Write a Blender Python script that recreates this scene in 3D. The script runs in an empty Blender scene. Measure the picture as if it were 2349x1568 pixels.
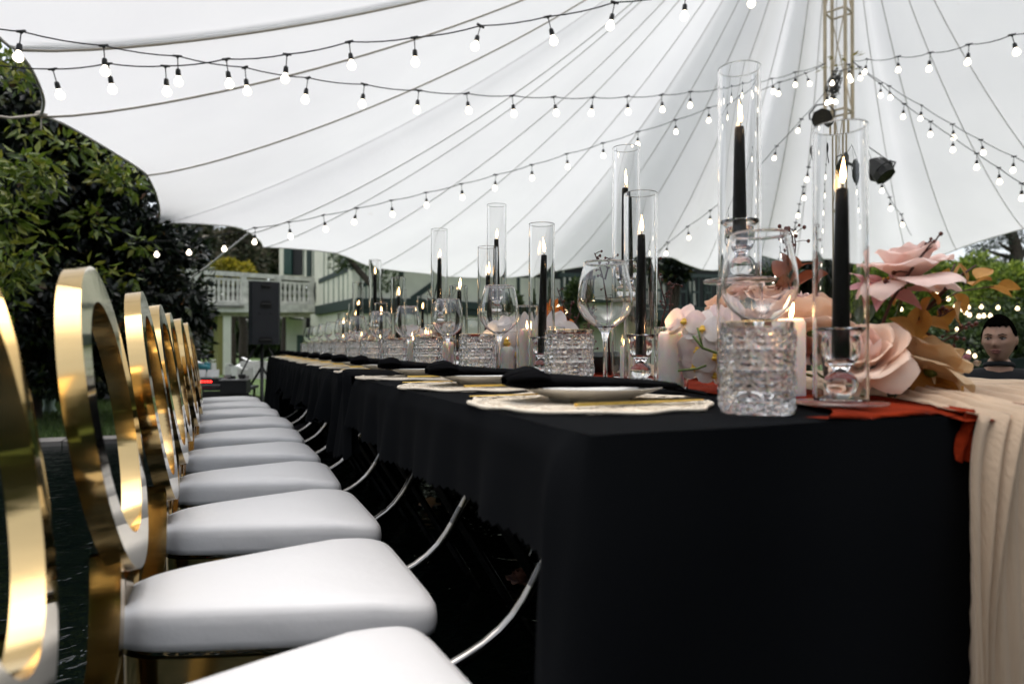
import bpy, bmesh, math, random
import numpy as np
from mathutils import Vector, Matrix

random.seed(7)
rng = np.random.default_rng(7)
scene = bpy.context.scene
COL = scene.collection
PI = math.pi

# ------------------------------------------------------------------ camera
F = 1566.0; CX = 1174.5; HZ = 795.0; CAMH = 0.85
TH = math.radians(22.4); ST, CT = math.sin(TH), math.cos(TH)
cam_d = bpy.data.cameras.new("camera"); cam = bpy.data.objects.new("camera", cam_d)
COL.objects.link(cam); scene.camera = cam
cam_d.sensor_width = 36.0; cam_d.lens = 24.0
cam_d.clip_start = 0.05; cam_d.clip_end = 2000
cam.location = (0, 0, CAMH)
cam.rotation_euler = (math.radians(90.4), 0, -TH)
cam_d.dof.use_dof = True; cam_d.dof.focus_distance = 1.9; cam_d.dof.aperture_fstop = 3.2

# ------------------------------------------------------------------ light
SUN_EL, SUN_AZ = math.radians(83), math.radians(318)
world = bpy.data.worlds.new("World"); scene.world = world; world.use_nodes = True
wn = world.node_tree.nodes; wl = world.node_tree.links
for n in list(wn): wn.remove(n)
wo = wn.new("ShaderNodeOutputWorld"); bg = wn.new("ShaderNodeBackground")
sky = wn.new("ShaderNodeTexSky"); sky.sky_type = 'NISHITA'; sky.sun_disc = False
sky.sun_elevation = SUN_EL; sky.sun_rotation = SUN_AZ
sky.dust_density = 3.5; sky.air_density = 1.0; sky.ozone_density = 1.0
# thin cloud veil: pushes the blue of the sky towards a pale grey
hs = wn.new("ShaderNodeHueSaturation"); hs.inputs['Saturation'].default_value = 0.36
wl.new(sky.outputs[0], hs.inputs['Color'])
wl.new(hs.outputs[0], bg.inputs['Color']); bg.inputs['Strength'].default_value = 0.15
wl.new(bg.outputs[0], wo.inputs[0])
sun_d = bpy.data.lights.new("sun", 'SUN'); sun = bpy.data.objects.new("sun", sun_d); COL.objects.link(sun)
sun_d.energy = 0.6; sun_d.angle = math.radians(60); sun_d.color = (1.0, 0.96, 0.92)
sun.rotation_euler = (PI/2 - SUN_EL, 0, PI - SUN_AZ)
scene.view_settings.view_transform = 'Standard'; scene.view_settings.look = 'None'
scene.view_settings.gamma = 1.0; scene.view_settings.exposure = 1.00
scene.view_settings.use_curve_mapping = False
scene.render.engine = 'CYCLES'
cy = scene.cycles
cy.use_denoising = True
cy.max_bounces = 26; cy.diffuse_bounces = 4; cy.glossy_bounces = 6
cy.transmission_bounces = 26; cy.transparent_max_bounces = 40
cy.sample_clamp_indirect = 6.0; cy.caustics_reflective = False; cy.caustics_refractive = True

# ------------------------------------------------------------------ helpers
def at(px, py, z):
    """point that the 2349-wide photograph shows at (px, py), z metres ahead"""
    u = (px - CX)/F
    return Vector((z*(ST + u*CT), z*(CT - u*ST), CAMH + (HZ - py)*z/F))

def new_obj(name, me, parent=None):
    o = bpy.data.objects.new(name, me); COL.objects.link(o)
    if parent is not None: o.parent = parent
    return o

def tag(o, label=None, cat=None, group=None, kind=None):
    if label: o['label'] = label
    if cat: o['category'] = cat
    if group: o['group'] = group
    if kind: o['kind'] = kind
    return o

def empty(name, loc, label=None, cat=None, group=None, rz=0.0):
    o = bpy.data.objects.new(name, None); COL.objects.link(o)
    o.location = loc; o.rotation_euler = (0, 0, rz); o.empty_display_size = 0.05
    return tag(o, label, cat, group)

def copy_tree(o, parent=None):
    c = o.copy(); COL.objects.link(c)
    if parent is not None: c.parent = parent
    for ch in list(o.children): copy_tree(ch, c)
    return c

ORD = ['nearest','second','third','fourth','fifth','sixth','seventh','eighth','ninth','tenth',
       'eleventh','twelfth','thirteenth','fourteenth','fifteenth','sixteenth']

class MB:
    """collects geometry for ONE mesh object"""
    def __init__(s): s.v = []; s.f = []; s.m = []; s.cm = 0
    def add(s, vs, fs):
        b = len(s.v); s.v += [tuple(v) for v in vs]
        s.f += [tuple(i + b for i in f) for f in fs]; s.m += [s.cm]*len(fs); return s
    def box(s, c, size, rot=None):
        x, y, z = size[0]/2, size[1]/2, size[2]/2
        vs = [Vector((a*x, b*y, d*z)) for a in (-1, 1) for b in (-1, 1) for d in (-1, 1)]
        if rot is not None: vs = [rot @ v for v in vs]
        vs = [v + Vector(c) for v in vs]
        return s.add(vs, [(0,1,3,2),(4,6,7,5),(0,4,5,1),(2,3,7,6),(0,2,6,4),(1,5,7,3)])
    def lathe(s, prof, n=32, c=(0,0,0), closed=False):
        vs = []; fs = []; k = len(prof)
        for r, z in prof:
            for i in range(n):
                a = 2*PI*i/n; vs.append((c[0]+r*math.cos(a), c[1]+r*math.sin(a), c[2]+z))
        last = k if closed else k-1
        for j in range(last):
            j2 = (j+1) % k
            for i in range(n):
                i2 = (i+1) % n; fs.append((j*n+i, j*n+i2, j2*n+i2, j2*n+i))
        if not closed:
            if prof[0][0] > 1e-5: fs.append(tuple(reversed(range(n))))
            if prof[-1][0] > 1e-5: fs.append(tuple((k-1)*n+i for i in range(n)))
        return s.add(vs, fs)
    def tube(s, pts, r, n=8, caps=True, closed=False):
        pts = [Vector(p) for p in pts]; m = len(pts)
        rs = r if isinstance(r, (list, tuple)) else [r]*m
        vs = []; fs = []; up = None
        for i, p in enumerate(pts):
            if closed: d = pts[(i+1) % m] - pts[i-1]
            else: d = pts[min(i+1, m-1)] - pts[max(i-1, 0)]
            if d.length < 1e-9: d = Vector((0,0,1))
            d.normalize()
            if up is None:
                up = Vector((0,0,1)) if abs(d.z) < .9 else Vector((1,0,0))
            a = d.cross(up)
            if a.length < 1e-6: a = d.orthogonal()
            a.normalize(); b = a.cross(d).normalized(); up = b
            for j in range(n):
                t = 2*PI*j/n; vs.append(p + (a*math.cos(t) + b*math.sin(t))*rs[i])
        for i in range(m if closed else m-1):
            i2 = (i+1) % m
            for j in range(n):
                j2 = (j+1) % n; fs.append((i*n+j, i*n+j2, i2*n+j2, i2*n+j))
        if caps and not closed:
            fs.append(tuple(reversed(range(n)))); fs.append(tuple((m-1)*n+j for j in range(n)))
        return s.add(vs, fs)
    def ball(s, c, r, nu=12, nv=8, sc=(1,1,1)):
        vs = [(c[0], c[1], c[2]-r*sc[2])]; fs = []
        for j in range(1, nv):
            t = -PI/2 + PI*j/nv
            for i in range(nu):
                a = 2*PI*i/nu
                vs.append((c[0]+r*sc[0]*math.cos(t)*math.cos(a), c[1]+r*sc[1]*math.cos(t)*math.sin(a), c[2]+r*sc[2]*math.sin(t)))
        vs.append((c[0], c[1], c[2]+r*sc[2])); top = len(vs)-1
        for i in range(nu):
            i2 = (i+1) % nu; fs.append((0, 1+i2, 1+i))
            fs.append((top, 1+(nv-2)*nu+i, 1+(nv-2)*nu+i2))
            for j in range(nv-2):
                fs.append((1+j*nu+i, 1+j*nu+i2, 1+(j+1)*nu+i2, 1+(j+1)*nu+i))
        return s.add(vs, fs)
    def grid(s, P, wrap=False):
        """P[i][j] points"""
        a = len(P); b = len(P[0]); vs = [p for row in P for p in row]; fs = []
        for i in range(a-1):
            for j in range(b-1): fs.append((i*b+j, i*b+j+1, (i+1)*b+j+1, (i+1)*b+j))
        return s.add(vs, fs)
    def prism(s, poly, vec):
        n = len(poly); poly = [Vector(p) for p in poly]; vec = Vector(vec)
        vs = poly + [p+vec for p in poly]
        fs = [tuple(range(n)), tuple(reversed(range(n, 2*n)))]
        fs += [(i, i+n, (i+1) % n + n, (i+1) % n) for i in range(n)]
        return s.add(vs, fs)
    def mesh(s, name, mats, smooth=True, angle=None):
        me = bpy.data.meshes.new(name); me.from_pydata(s.v, [], s.f)
        for m in (mats if isinstance(mats, (list, tuple)) else [mats]): me.materials.append(m)
        if len(me.materials) > 1: me.polygons.foreach_set('material_index', s.m)
        if smooth:
            if angle is None: me.polygons.foreach_set('use_smooth', [True]*len(me.polygons))
            else:
                me.polygons.foreach_set('use_smooth', [True]*len(me.polygons))
                me.set_sharp_from_angle(angle=math.radians(angle))
        me.update(); me.validate(); return me
    def fixn(s, me):
        bm = bmesh.new(); bm.from_mesh(me); bmesh.ops.recalc_face_normals(bm, faces=bm.faces); bm.to_mesh(me); bm.free()
    def build(s, name, mats, parent=None, smooth=True, angle=40, loc=None, fix=True):
        me = s.mesh(name, mats, False)
        if fix: s.fixn(me)
        if smooth:
            me.polygons.foreach_set('use_smooth', [True]*len(me.polygons))
            if angle is not None: me.set_sharp_from_angle(angle=math.radians(angle))
        me.update()
        o = new_obj(name, me, parent)
        if loc is not None: o.location = loc
        return o

def np_mesh(name, V, Fq, mats, midx=None, smooth=False):
    me = bpy.data.meshes.new(name); k = Fq.shape[1]
    me.vertices.add(len(V)); me.vertices.foreach_set('co', V.astype(np.float32).ravel())
    me.loops.add(Fq.size); me.loops.foreach_set('vertex_index', Fq.astype(np.int32).ravel())
    me.polygons.add(len(Fq)); me.polygons.foreach_set('loop_start', np.arange(0, Fq.size, k, dtype=np.int32))
    for m in (mats if isinstance(mats, (list, tuple)) else [mats]): me.materials.append(m)
    if midx is not None: me.polygons.foreach_set('material_index', midx.astype(np.int32))
    if smooth: me.polygons.foreach_set('use_smooth', np.ones(len(Fq), dtype=bool))
    me.update(); return me

# ------------------------------------------------------------------ materials
def mat(name, color, rough=0.5, metal=0.0, var=0.0, vscale=8.0, bump=0.0, bscale=60.0, bdist=0.002, sheen=0.0,
        sss=0.0, trans=0.0, ior=1.5, rvar=0.0, spec=0.5, color2=None, stretch=None, detail=4.0, transl=0.0, coat=0.0, emis=None):
    m = bpy.data.materials.new(name); m.use_nodes = True
    nt = m.node_tree; N = nt.nodes; L = nt.links; b = N['Principled BSDF']
    b.inputs['Base Color'].default_value = (*color, 1); b.inputs['Roughness'].default_value = rough
    b.inputs['Metallic'].default_value = metal; b.inputs['IOR'].default_value = ior
    b.inputs['Specular IOR Level'].default_value = spec
    if sheen: b.inputs['Sheen Weight'].default_value = sheen; b.inputs['Sheen Roughness'].default_value = .5
    if sss:
        b.inputs['Subsurface Weight'].default_value = sss; b.inputs['Subsurface Radius'].default_value = (1, .5, .3)
        b.inputs['Subsurface Scale'].default_value = 0.045
    if trans: b.inputs['Transmission Weight'].default_value = trans
    if coat: b.inputs['Coat Weight'].default_value = coat; b.inputs['Coat Roughness'].default_value = .1
    if emis: b.inputs['Emission Color'].default_value = (*emis[0], 1); b.inputs['Emission Strength'].default_value = emis[1]
    tc = N.new('ShaderNodeTexCoord'); mp = N.new('ShaderNodeMapping'); L.new(tc.outputs['Object'], mp.inputs[0])
    if stretch: mp.inputs['Scale'].default_value = stretch
    if var or color2 or rvar:
        nz = N.new('ShaderNodeTexNoise'); nz.inputs['Scale'].default_value = vscale; nz.inputs['Detail'].default_value = detail
        L.new(mp.outputs[0], nz.inputs['Vector'])
        cr = N.new('ShaderNodeValToRGB'); L.new(nz.outputs['Fac'], cr.inputs[0])
        c2 = color2 if color2 else tuple(min(1, c*(1+var)) for c in color)
        c1 = color if color2 else tuple(c*(1-var) for c in color)
        cr.color_ramp.elements[0].position = .32; cr.color_ramp.elements[0].color = (*c1, 1)
        cr.color_ramp.elements[1].position = .68; cr.color_ramp.elements[1].color = (*c2, 1)
        L.new(cr.outputs[0], b.inputs['Base Color'])
        if rvar:
            mr = N.new('ShaderNodeMapRange'); L.new(nz.outputs['Fac'], mr.inputs[0])
            mr.inputs['To Min'].default_value = max(0, rough-rvar); mr.inputs['To Max'].default_value = rough+rvar
            mr.inputs['From Min'].default_value = .3; mr.inputs['From Max'].default_value = .7
            L.new(mr.outputs[0], b.inputs['Roughness'])
    if bump:
        nb = N.new('ShaderNodeTexNoise'); nb.inputs['Scale'].default_value = bscale; nb.inputs['Detail'].default_value = 5
        L.new(mp.outputs[0], nb.inputs['Vector'])
        bp = N.new('ShaderNodeBump'); bp.inputs['Strength'].default_value = bump; bp.inputs['Distance'].default_value = bdist
        L.new(nb.outputs['Fac'], bp.inputs['Height']); L.new(bp.outputs[0], b.inputs['Normal'])
    if transl:
        out = N['Material Output']; tl = N.new('ShaderNodeBsdfTranslucent'); mx = N.new('ShaderNodeMixShader')
        tl.inputs[0].default_value = (*color, 1); mx.inputs[0].default_value = transl
        if var or color2: L.new(cr.outputs[0], tl.inputs[0])
        L.new(b.outputs[0], mx.inputs[1]); L.new(tl.outputs[0], mx.inputs[2]); L.new(mx.outputs[0], out.inputs[0])
    return m

def thin_glass(name, tint=(1,1,1), rough=0.0, ior=1.45):
    """wall of blown glass too thin to bend light: Fresnel reflection over straight transmission"""
    m = bpy.data.materials.new(name); m.use_nodes = True; nt = m.node_tree; N = nt.nodes; L = nt.links
    N.remove(N['Principled BSDF']); out = N['Material Output']
    tr = N.new('ShaderNodeBsdfTransparent'); tr.inputs[0].default_value = (*tint, 1)
    gl = N.new('ShaderNodeBsdfGlossy'); gl.inputs['Roughness'].default_value = rough
    ge = N.new('ShaderNodeNewGeometry'); mi = N.new('ShaderNodeMapRange')
    L.new(ge.outputs['Backfacing'], mi.inputs[0]); mi.inputs['To Min'].default_value = ior; mi.inputs['To Max'].default_value = 1/ior
    fr = N.new('ShaderNodeFresnel'); L.new(mi.outputs[0], fr.inputs['IOR'])
    mx = N.new('ShaderNodeMixShader'); L.new(fr.outputs[0], mx.inputs[0]); L.new(tr.outputs[0], mx.inputs[1]); L.new(gl.outputs[0], mx.inputs[2])
    L.new(mx.outputs[0], out.inputs[0]); return m

def glass(name, tint=(1,1,1), rough=0.0, ior=1.5):
    m = bpy.data.materials.new(name); m.use_nodes = True; N = m.node_tree.nodes; b = N['Principled BSDF']
    b.inputs['Base Color'].default_value = (*tint, 1); b.inputs['Roughness'].default_value = rough
    b.inputs['Transmission Weight'].default_value = 1; b.inputs['IOR'].default_value = ior; return m

def emit(name, col, s, sampled=True):
    m = bpy.data.materials.new(name); m.use_nodes = True; N = m.node_tree.nodes; L = m.node_tree.links
    N.remove(N['Principled BSDF']); e = N.new('ShaderNodeEmission'); e.inputs[0].default_value = (*col, 1)
    e.inputs[1].default_value = s; L.new(e.outputs[0], N['Material Output'].inputs[0])
    return m

def leaf_mat(name, cols, rough=.45, transl=.25):
    """leaf colour picked per leaf"""
    m = bpy.data.materials.new(name); m.use_nodes = True; N = m.node_tree.nodes; L = m.node_tree.links
    b = N['Principled BSDF']; out = N['Material Output']
    ge = N.new('ShaderNodeNewGeometry'); cr = N.new('ShaderNodeValToRGB'); cr.color_ramp.interpolation = 'LINEAR'
    e = cr.color_ramp.elements
    while len(e) < len(cols): e.new(.5)
    for i, (p, c) in enumerate(cols): e[i].position = p; e[i].color = (*c, 1)
    L.new(ge.outputs['Random Per Island'], cr.inputs[0]); L.new(cr.outputs[0], b.inputs['Base Color'])
    b.inputs['Roughness'].default_value = rough
    tl = N.new('ShaderNodeBsdfTranslucent'); mx = N.new('ShaderNodeMixShader'); mx.inputs[0].default_value = transl
    L.new(cr.outputs[0], tl.inputs[0]); L.new(b.outputs[0], mx.inputs[1]); L.new(tl.outputs[0], mx.inputs[2])
    L.new(mx.outputs[0], out.inputs[0]); return m

def water_mat():
    m = bpy.data.materials.new("pond_water"); m.use_nodes = True; N = m.node_tree.nodes; L = m.node_tree.links
    b = N['Principled BSDF']; b.inputs['Base Color'].default_value = (.003, .006, .005, 1)
    b.inputs['Roughness'].default_value = .03; b.inputs['IOR'].default_value = 1.33
    tc = N.new('ShaderNodeTexCoord')
    n1 = N.new('ShaderNodeTexNoise'); n1.inputs['Scale'].default_value = 5; n1.inputs['Detail'].default_value = 3
    n2 = N.new('ShaderNodeTexNoise'); n2.inputs['Scale'].default_value = 17; n2.inputs['Detail'].default_value = 2
    n2.inputs['Distortion'].default_value = .6
    ad = N.new('ShaderNodeMath'); ad.operation = 'MULTIPLY_ADD'; ad.inputs[1].default_value = .5
    for n in (n1, n2): L.new(tc.outputs['Object'], n.inputs['Vector'])
    L.new(n2.outputs[0], ad.inputs[0]); L.new(n1.outputs[0], ad.inputs[2])
    bp = N.new('ShaderNodeBump'); bp.inputs['Strength'].default_value = .40; bp.inputs['Distance'].default_value = .03
    L.new(ad.outputs[0], bp.inputs['Height']); L.new(bp.outputs[0], b.inputs['Normal']); return m

def canopy_mat():
    m = bpy.data.materials.new("canopy_cloth"); m.use_nodes = True; N = m.node_tree.nodes; L = m.node_tree.links
    N.remove(N['Principled BSDF']); out = N['Material Output']
    tc = N.new('ShaderNodeTexCoord')
    nz = N.new('ShaderNodeTexNoise'); nz.inputs['Scale'].default_value = .7; nz.inputs['Detail'].default_value = 3
    L.new(tc.outputs['Object'], nz.inputs['Vector'])
    cr = N.new('ShaderNodeValToRGB'); L.new(nz.outputs[0], cr.inputs[0])
    cr.color_ramp.elements[0].position = .3; cr.color_ramp.elements[0].color = (.80, .80, .80, 1)
    cr.color_ramp.elements[1].position = .7; cr.color_ramp.elements[1].color = (.86, .86, .855, 1)
    # small stains
    n2 = N.new('ShaderNodeTexNoise'); n2.inputs['Scale'].default_value = 2.4; n2.inputs['Detail'].default_value = 6
    L.new(tc.outputs['Object'], n2.inputs['Vector'])
    c2 = N.new('ShaderNodeValToRGB'); L.new(n2.outputs[0], c2.inputs[0])
    c2.color_ramp.elements[0].position = .72; c2.color_ramp.elements[0].color = (1, 1, 1, 1)
    c2.color_ramp.elements[1].position = .80; c2.color_ramp.elements[1].color = (.82, .78, .72, 1)
    mu = N.new('ShaderNodeMixRGB'); mu.blend_type = 'MULTIPLY'; mu.inputs[0].default_value = 1
    L.new(cr.outputs[0], mu.inputs[1]); L.new(c2.outputs[0], mu.inputs[2])
    d = N.new('ShaderNodeBsdfDiffuse'); t = N.new('ShaderNodeBsdfTranslucent'); mx = N.new('ShaderNodeMixShader'); mx.inputs[0].default_value = .5
    n3 = N.new('ShaderNodeTexNoise'); n3.inputs['Scale'].default_value = 6; n3.inputs['Detail'].default_value = 4
    L.new(tc.outputs['Object'], n3.inputs['Vector'])
    bp = N.new('ShaderNodeBump'); bp.inputs['Strength'].default_value = .25; bp.inputs['Distance'].default_value = .02
    L.new(n3.outputs[0], bp.inputs['Height'])
    L.new(bp.outputs[0], d.inputs['Normal']); L.new(bp.outputs[0], t.inputs['Normal'])
    L.new(mu.outputs[0], d.inputs[0]); L.new(mu.outputs[0], t.inputs[0])
    L.new(d.outputs[0], mx.inputs[1]); L.new(t.outputs[0], mx.inputs[2]); L.new(mx.outputs[0], out.inputs[0]); return m

M = {}
M['gold'] = mat('polished_gold_band', (.67, .48, .22), .13, 1, var=.10, vscale=3, rvar=.08, bump=.08, bscale=14, stretch=(1,1,6))
M['pale_reflection'] = mat('gold_face_reflection_tint', (.86, .76, .58), .06, 1, bump=.06, bscale=9, bdist=.004)  # pale reflection of seats and canopy put into the ring face colour
M['vinyl'] = mat('white_vinyl', (.75, .735, .72), .45, bump=.5, bscale=9, bdist=.008, var=.02, vscale=4, spec=.4)
M['cloth'] = mat('black_tablecloth', (.0058, .0063, .0071), .9, bump=.3, bscale=900, bdist=.0005, spec=.02)
M['napkin'] = mat('black_napkin', (.0045, .0045, .005), .9, bump=.5, bscale=700, bdist=.0008, spec=.03)
M['chrome'] = mat('worn_chrome', (.33, .315, .29), .16, 1, rvar=.12, vscale=25)
M['blackmetal'] = mat('black_painted_steel', (.13, .13, .13), .22, 1)
M['black'] = mat('black_plastic', (.012, .012, .013), .5)
M['thin'] = thin_glass('thin_clear_glass', (.985, .99, .99), ior=1.5)
M['glass'] = glass('clear_glass', (1, 1, 1), 0, 1.5)
M['crystal'] = glass('cut_crystal', (1, 1, 1), 0.0, 1.52)
M['goldrim'] = mat('gold_rim', (.95, .62, .22), .2, 1)
M['cutlery'] = mat('gold_cutlery', (.90, .58, .13), .28, 1, bump=.5, bscale=220, bdist=.002)
M['mat'] = mat('woven_cream_fibre', (.76, .65, .50), .8, color2=(.84, .75, .61), vscale=60, stretch=(1, 6, 1), bump=.5, bscale=160, bdist=.0012)
M['plate'] = mat('white_china', (.82, .80, .76), .12, coat=.5)
M['taper'] = mat('black_wax', (.008, .005, .006), .4, sss=.0, spec=.25, bump=.1, bscale=40)
M['whitewax'] = mat('white_wax', (.90, .82, .76), .5, sss=1.0)
M['wick'] = mat('wick', (.02, .015, .01), .8)
M['flame'] = emit('candle_flame', (1, .60, .26), 38)
M['flamecore'] = emit('candle_flame_core', (1, .80, .48), 30)
M['bulb'] = emit('warm_bulb', (1, .88, .70), 2.4)
M['bulbfar'] = emit('warm_bulb_far', (1, .78, .46), 2.6)
M['terracotta'] = mat('terracotta_gauze', (.20, .018, .003), .95, var=.35, vscale=14, bump=1.0, bscale=60, bdist=.006, spec=.1, transl=.08)
M['cream'] = mat('cream_gauze', (.74, .56, .39), .85, var=.12, vscale=6, bump=.6, bscale=110, bdist=.003, sheen=.1, transl=.3, stretch=(4,1,.4))
M['rope'] = mat('tan_rope', (.42, .38, .32), .8, bump=.8, bscale=200)
M['ropegrey'] = mat('grey_webbing', (.62, .61, .60), .8)
M['canopy'] = canopy_mat()
M['steelcream'] = mat('cream_painted_truss', (.50, .42, .30), .5, var=.15, vscale=6)
M['cable'] = mat('black_cable', (.012, .014, .016), .5)
M['water'] = water_mat()
M['grass'] = mat('lawn', (.045, .085, .018), .9, color2=(.09, .14, .03), vscale=3, bump=.6, bscale=40, bdist=.05)
M['stone'] = mat('grey_stone', (.16, .15, .14), .85, var=.3, vscale=6, bump=.6, bscale=30, bdist=.01)
M['bark'] = mat('bark', (.05, .038, .028), .9, var=.3, vscale=10, bump=.8, bscale=25, bdist=.02)
# ================================================================== SETTING
g = MB(); g.add([(-400,-400,-.06),(400,-400,-.06),(400,400,-.06),(-400,400,-.06)], [(0,1,2,3)])
tag(g.build('ground', M['grass'], smooth=False), 'green lawn stretching back to the trees and house', kind='structure')
PX0, PX1, PY0, PY1 = -7, 5, -6, 6.9
w = MB(); w.add([(PX0,PY0,0),(PX1,PY0,0),(PX1,PY1,0),(PX0,PY1,0)], [(0,1,2,3)])
tag(w.build('pond_water', M['water'], smooth=False), 'dark rippled shallow water under the chairs and table', kind='structure')
cop = empty('pond_edge', (0,0,0)); tag(cop, kind='structure')
xx = PX0
while xx < PX1:
    L_ = random.uniform(.55, .8); b = MB(); b.box((xx+L_/2, PY1+.14, -.01), (L_-.012, .28, .10+random.uniform(-.006,.006)))
    b.build('stone', M['stone'], cop, smooth=False); xx += L_
b = MB(); b.box((PX0-.14, 0, -.01), (.28, 14, .1)); b.build('stone', M['stone'], cop, smooth=False)
b = MB(); b.box((PX1+.14, 0, -.01), (.28, 14, .1)); b.build('stone', M['stone'], cop, smooth=False)

# grass blades on the near lawn
def blades(n, x0, x1, y0, y1, hmin, hmax):
    P = np.stack([rng.uniform(x0, x1, n), rng.uniform(y0, y1, n), np.full(n, -.06)], 1)
    a = rng.uniform(0, 2*PI, n); h = rng.uniform(hmin, hmax, n); wd = .006
    d = np.stack([np.cos(a), np.sin(a), 0*a], 1); l = rng.normal(0, .35, (n, 2))
    tip = P + np.stack([l[:,0]*h, l[:,1]*h, h], 1)
    V = np.stack([P - d*wd, P + d*wd, tip], 1).reshape(-1, 3)
    return V, np.arange(3*n).reshape(-1, 3)
M['blade'] = leaf_mat('grass_blades', [(0,(.03,.06,.012)),(.6,(.06,.11,.02)),(1,(.11,.15,.04))], .6, .3)
V, Fc = blades(42000, -6, 3, 7.22, 13, .03, .11)
tag(new_obj('lawn_grass', np_mesh('lawn_grass', V, Fc, M['blade'])), 'short green grass beyond the far pond edge', 'grass', kind='stuff')

# ------------------------------------------------------------------ tent canopy
MAST = at(1926, HZ, 8.7); MX, MY = MAST.x, MAST.y; HP = 7.7
def ep(px, py, h):
    z = (h - CAMH)*F/(HZ - py); return at(px, py, z)
# (x, y, z, rib) round the edge, clockwise seen from above, starting off the left of the frame
E = []
def e_(p, rib=0): E.append((p.x, p.y, p.z, rib))
def w_(x, y, z, rib=0): E.append((x, y, z, rib))
w_(-1.95, 2.6, 2.80, 1); w_(-1.6, 3.5, 2.78); w_(-1.42, 4.3, 2.78)
e_(ep(0, 88, 2.76)); e_(ep(28, 106, 2.74), 1); e_(ep(62, 145, 2.70)); e_(ep(86, 190, 2.66)); e_(ep(98, 230, 2.62)); e_(ep(92, 262, 2.58), 1)
e_(ep(140, 280, 2.60)); e_(ep(200, 313, 2.62)); e_(ep(262, 350, 2.62)); e_(ep(310, 380, 2.62)); e_(ep(334, 398, 2.6), 1)
e_(ep(352, 432, 2.58)); e_(ep(363, 468, 2.54)); e_(ep(365, 492, 2.5)); e_(ep(361, 511, 2.48), 2)
e_(ep(420, 511, 2.5)); e_(ep(480, 514, 2.5)); e_(ep(540, 520, 2.5)); e_(ep(572, 533, 2.48), 1); e_(ep(596, 553, 2.45)); e_(ep(602, 566, 2.42), 1)
e_(ep(650, 568, 2.44)); e_(ep(714, 573, 2.46)); e_(ep(767, 579, 2.45), 1); e_(ep(799, 590, 2.44)); e_(ep(828, 603, 2.42)); e_(ep(856, 613, 2.40), 1)
e_(ep(925, 622, 2.42)); e_(ep(975, 627, 2.43)); e_(ep(1030, 634, 2.42), 1); e_(ep(1090, 637, 2.42)); e_(ep(1157, 638, 2.42), 1)
e_(ep(1206, 632, 2.45)); e_(ep(1277, 621, 2.48), 1); e_(ep(1329, 612, 2.5)); e_(ep(1390, 602, 2.5), 1); e_(ep(1440, 596, 2.5)); e_(ep(1500, 590, 2.5), 1)
e_(ep(1540, 590, 2.5)); e_(ep(1568, 603, 2.48)); e_(ep(1610, 618, 2.46), 1); e_(ep(1650, 619, 2.46)); e_(ep(1700, 600, 2.5)); e_(ep(1746, 582, 2.55), 1)
e_(ep(1788, 590, 2.55)); e_(ep(1826, 598, 2.52), 1); e_(ep(1870, 597, 2.52)); e_(ep(1914, 596, 2.53), 1); e_(ep(1980, 603, 2.55)); e_(ep(2040, 604, 2.6)); e_(ep(2086, 603, 2.62), 1)
e_(ep(2120, 598, 2.66)); e_(ep(2153, 588, 2.7)); e_(ep(2196, 571, 2.75), 1); e_(ep(2244, 554, 2.8)); e_(ep(2301, 537, 2.85)); e_(ep(2352, 523, 2.9), 1)
e_(ep(2420, 512, 2.9)); e_(ep(2500, 500, 2.9), 1); w_(13.3, 5.2, 2.95); w_(13.4, 3.6, 2.9, 1); w_(12.5, 2.6, 3.0); w_(12.0, 1.2, 2.9, 1)
w_(10.5, .9, 3.0); w_(9.2, -.3, 2.85, 1); w_(7.7, .1, 3.0); w_(6.2, -.8, 2.9, 1); w_(4.8, .0, 3.0); w_(3.4, -.4, 2.85, 1)  # unseen near edge, pulled back so open sky brightens the seats
w_(2.4, .7, 3.0); w_(1.0, .6, 2.85, 1); w_(.5, 1.6, 2.95); w_(-.8, 1.7, 2.85, 1); w_(-1.1, 2.5, 2.88)
NE = len(E); NS = 26
canopy = empty('tent_canopy', (MX, MY, 0), 'huge white fabric tent canopy with scalloped edge over the table', 'tent canopy')
def catm(a, b, c, d, t):
    return .5*((2*b) + (-a+c)*t + (2*a-5*b+4*c-d)*t*t + (-a+3*b-3*c+d)*t**3)
ribs = [i for i in range(NE) if E[i][3]]
SUB = 3
def edge_pt(i, t):
    # corners at ribs stay sharp: neighbours across a rib are mirrored
    A = np.array(E[i][:3]); B = np.array(E[(i+1) % NE][:3])
    P0 = np.array(E[i-1][:3]) if not E[i][3] else 2*A-B
    P3 = np.array(E[(i+2) % NE][:3]) if not E[(i+1) % NE][3] else 2*B-A
    return catm(P0, A, B, P3, t)
def radial(ept, s, fr=0.0, wid=1.0):
    """point on the canopy: s=0 edge, s=1 top ring; fr = place between two ribs 0..1"""
    top = np.array([MX, MY, HP]); d = ept - top; d[2] = 0
    d = d/np.linalg.norm(d)*.35; tp = top + d
    p = ept + (tp-ept)*s
    gsc = .80*s**1.25 + .20*s**4.0
    p[2] = ept[2] + (HP-ept[2])*gsc
    p[2] -= math.sin(PI*min(1, max(0, fr)))*(.008*wid)*math.sin(PI*min(1, s*1.02+.0))**.8*-1  # panel bellies up between ropes
    return p
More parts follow.
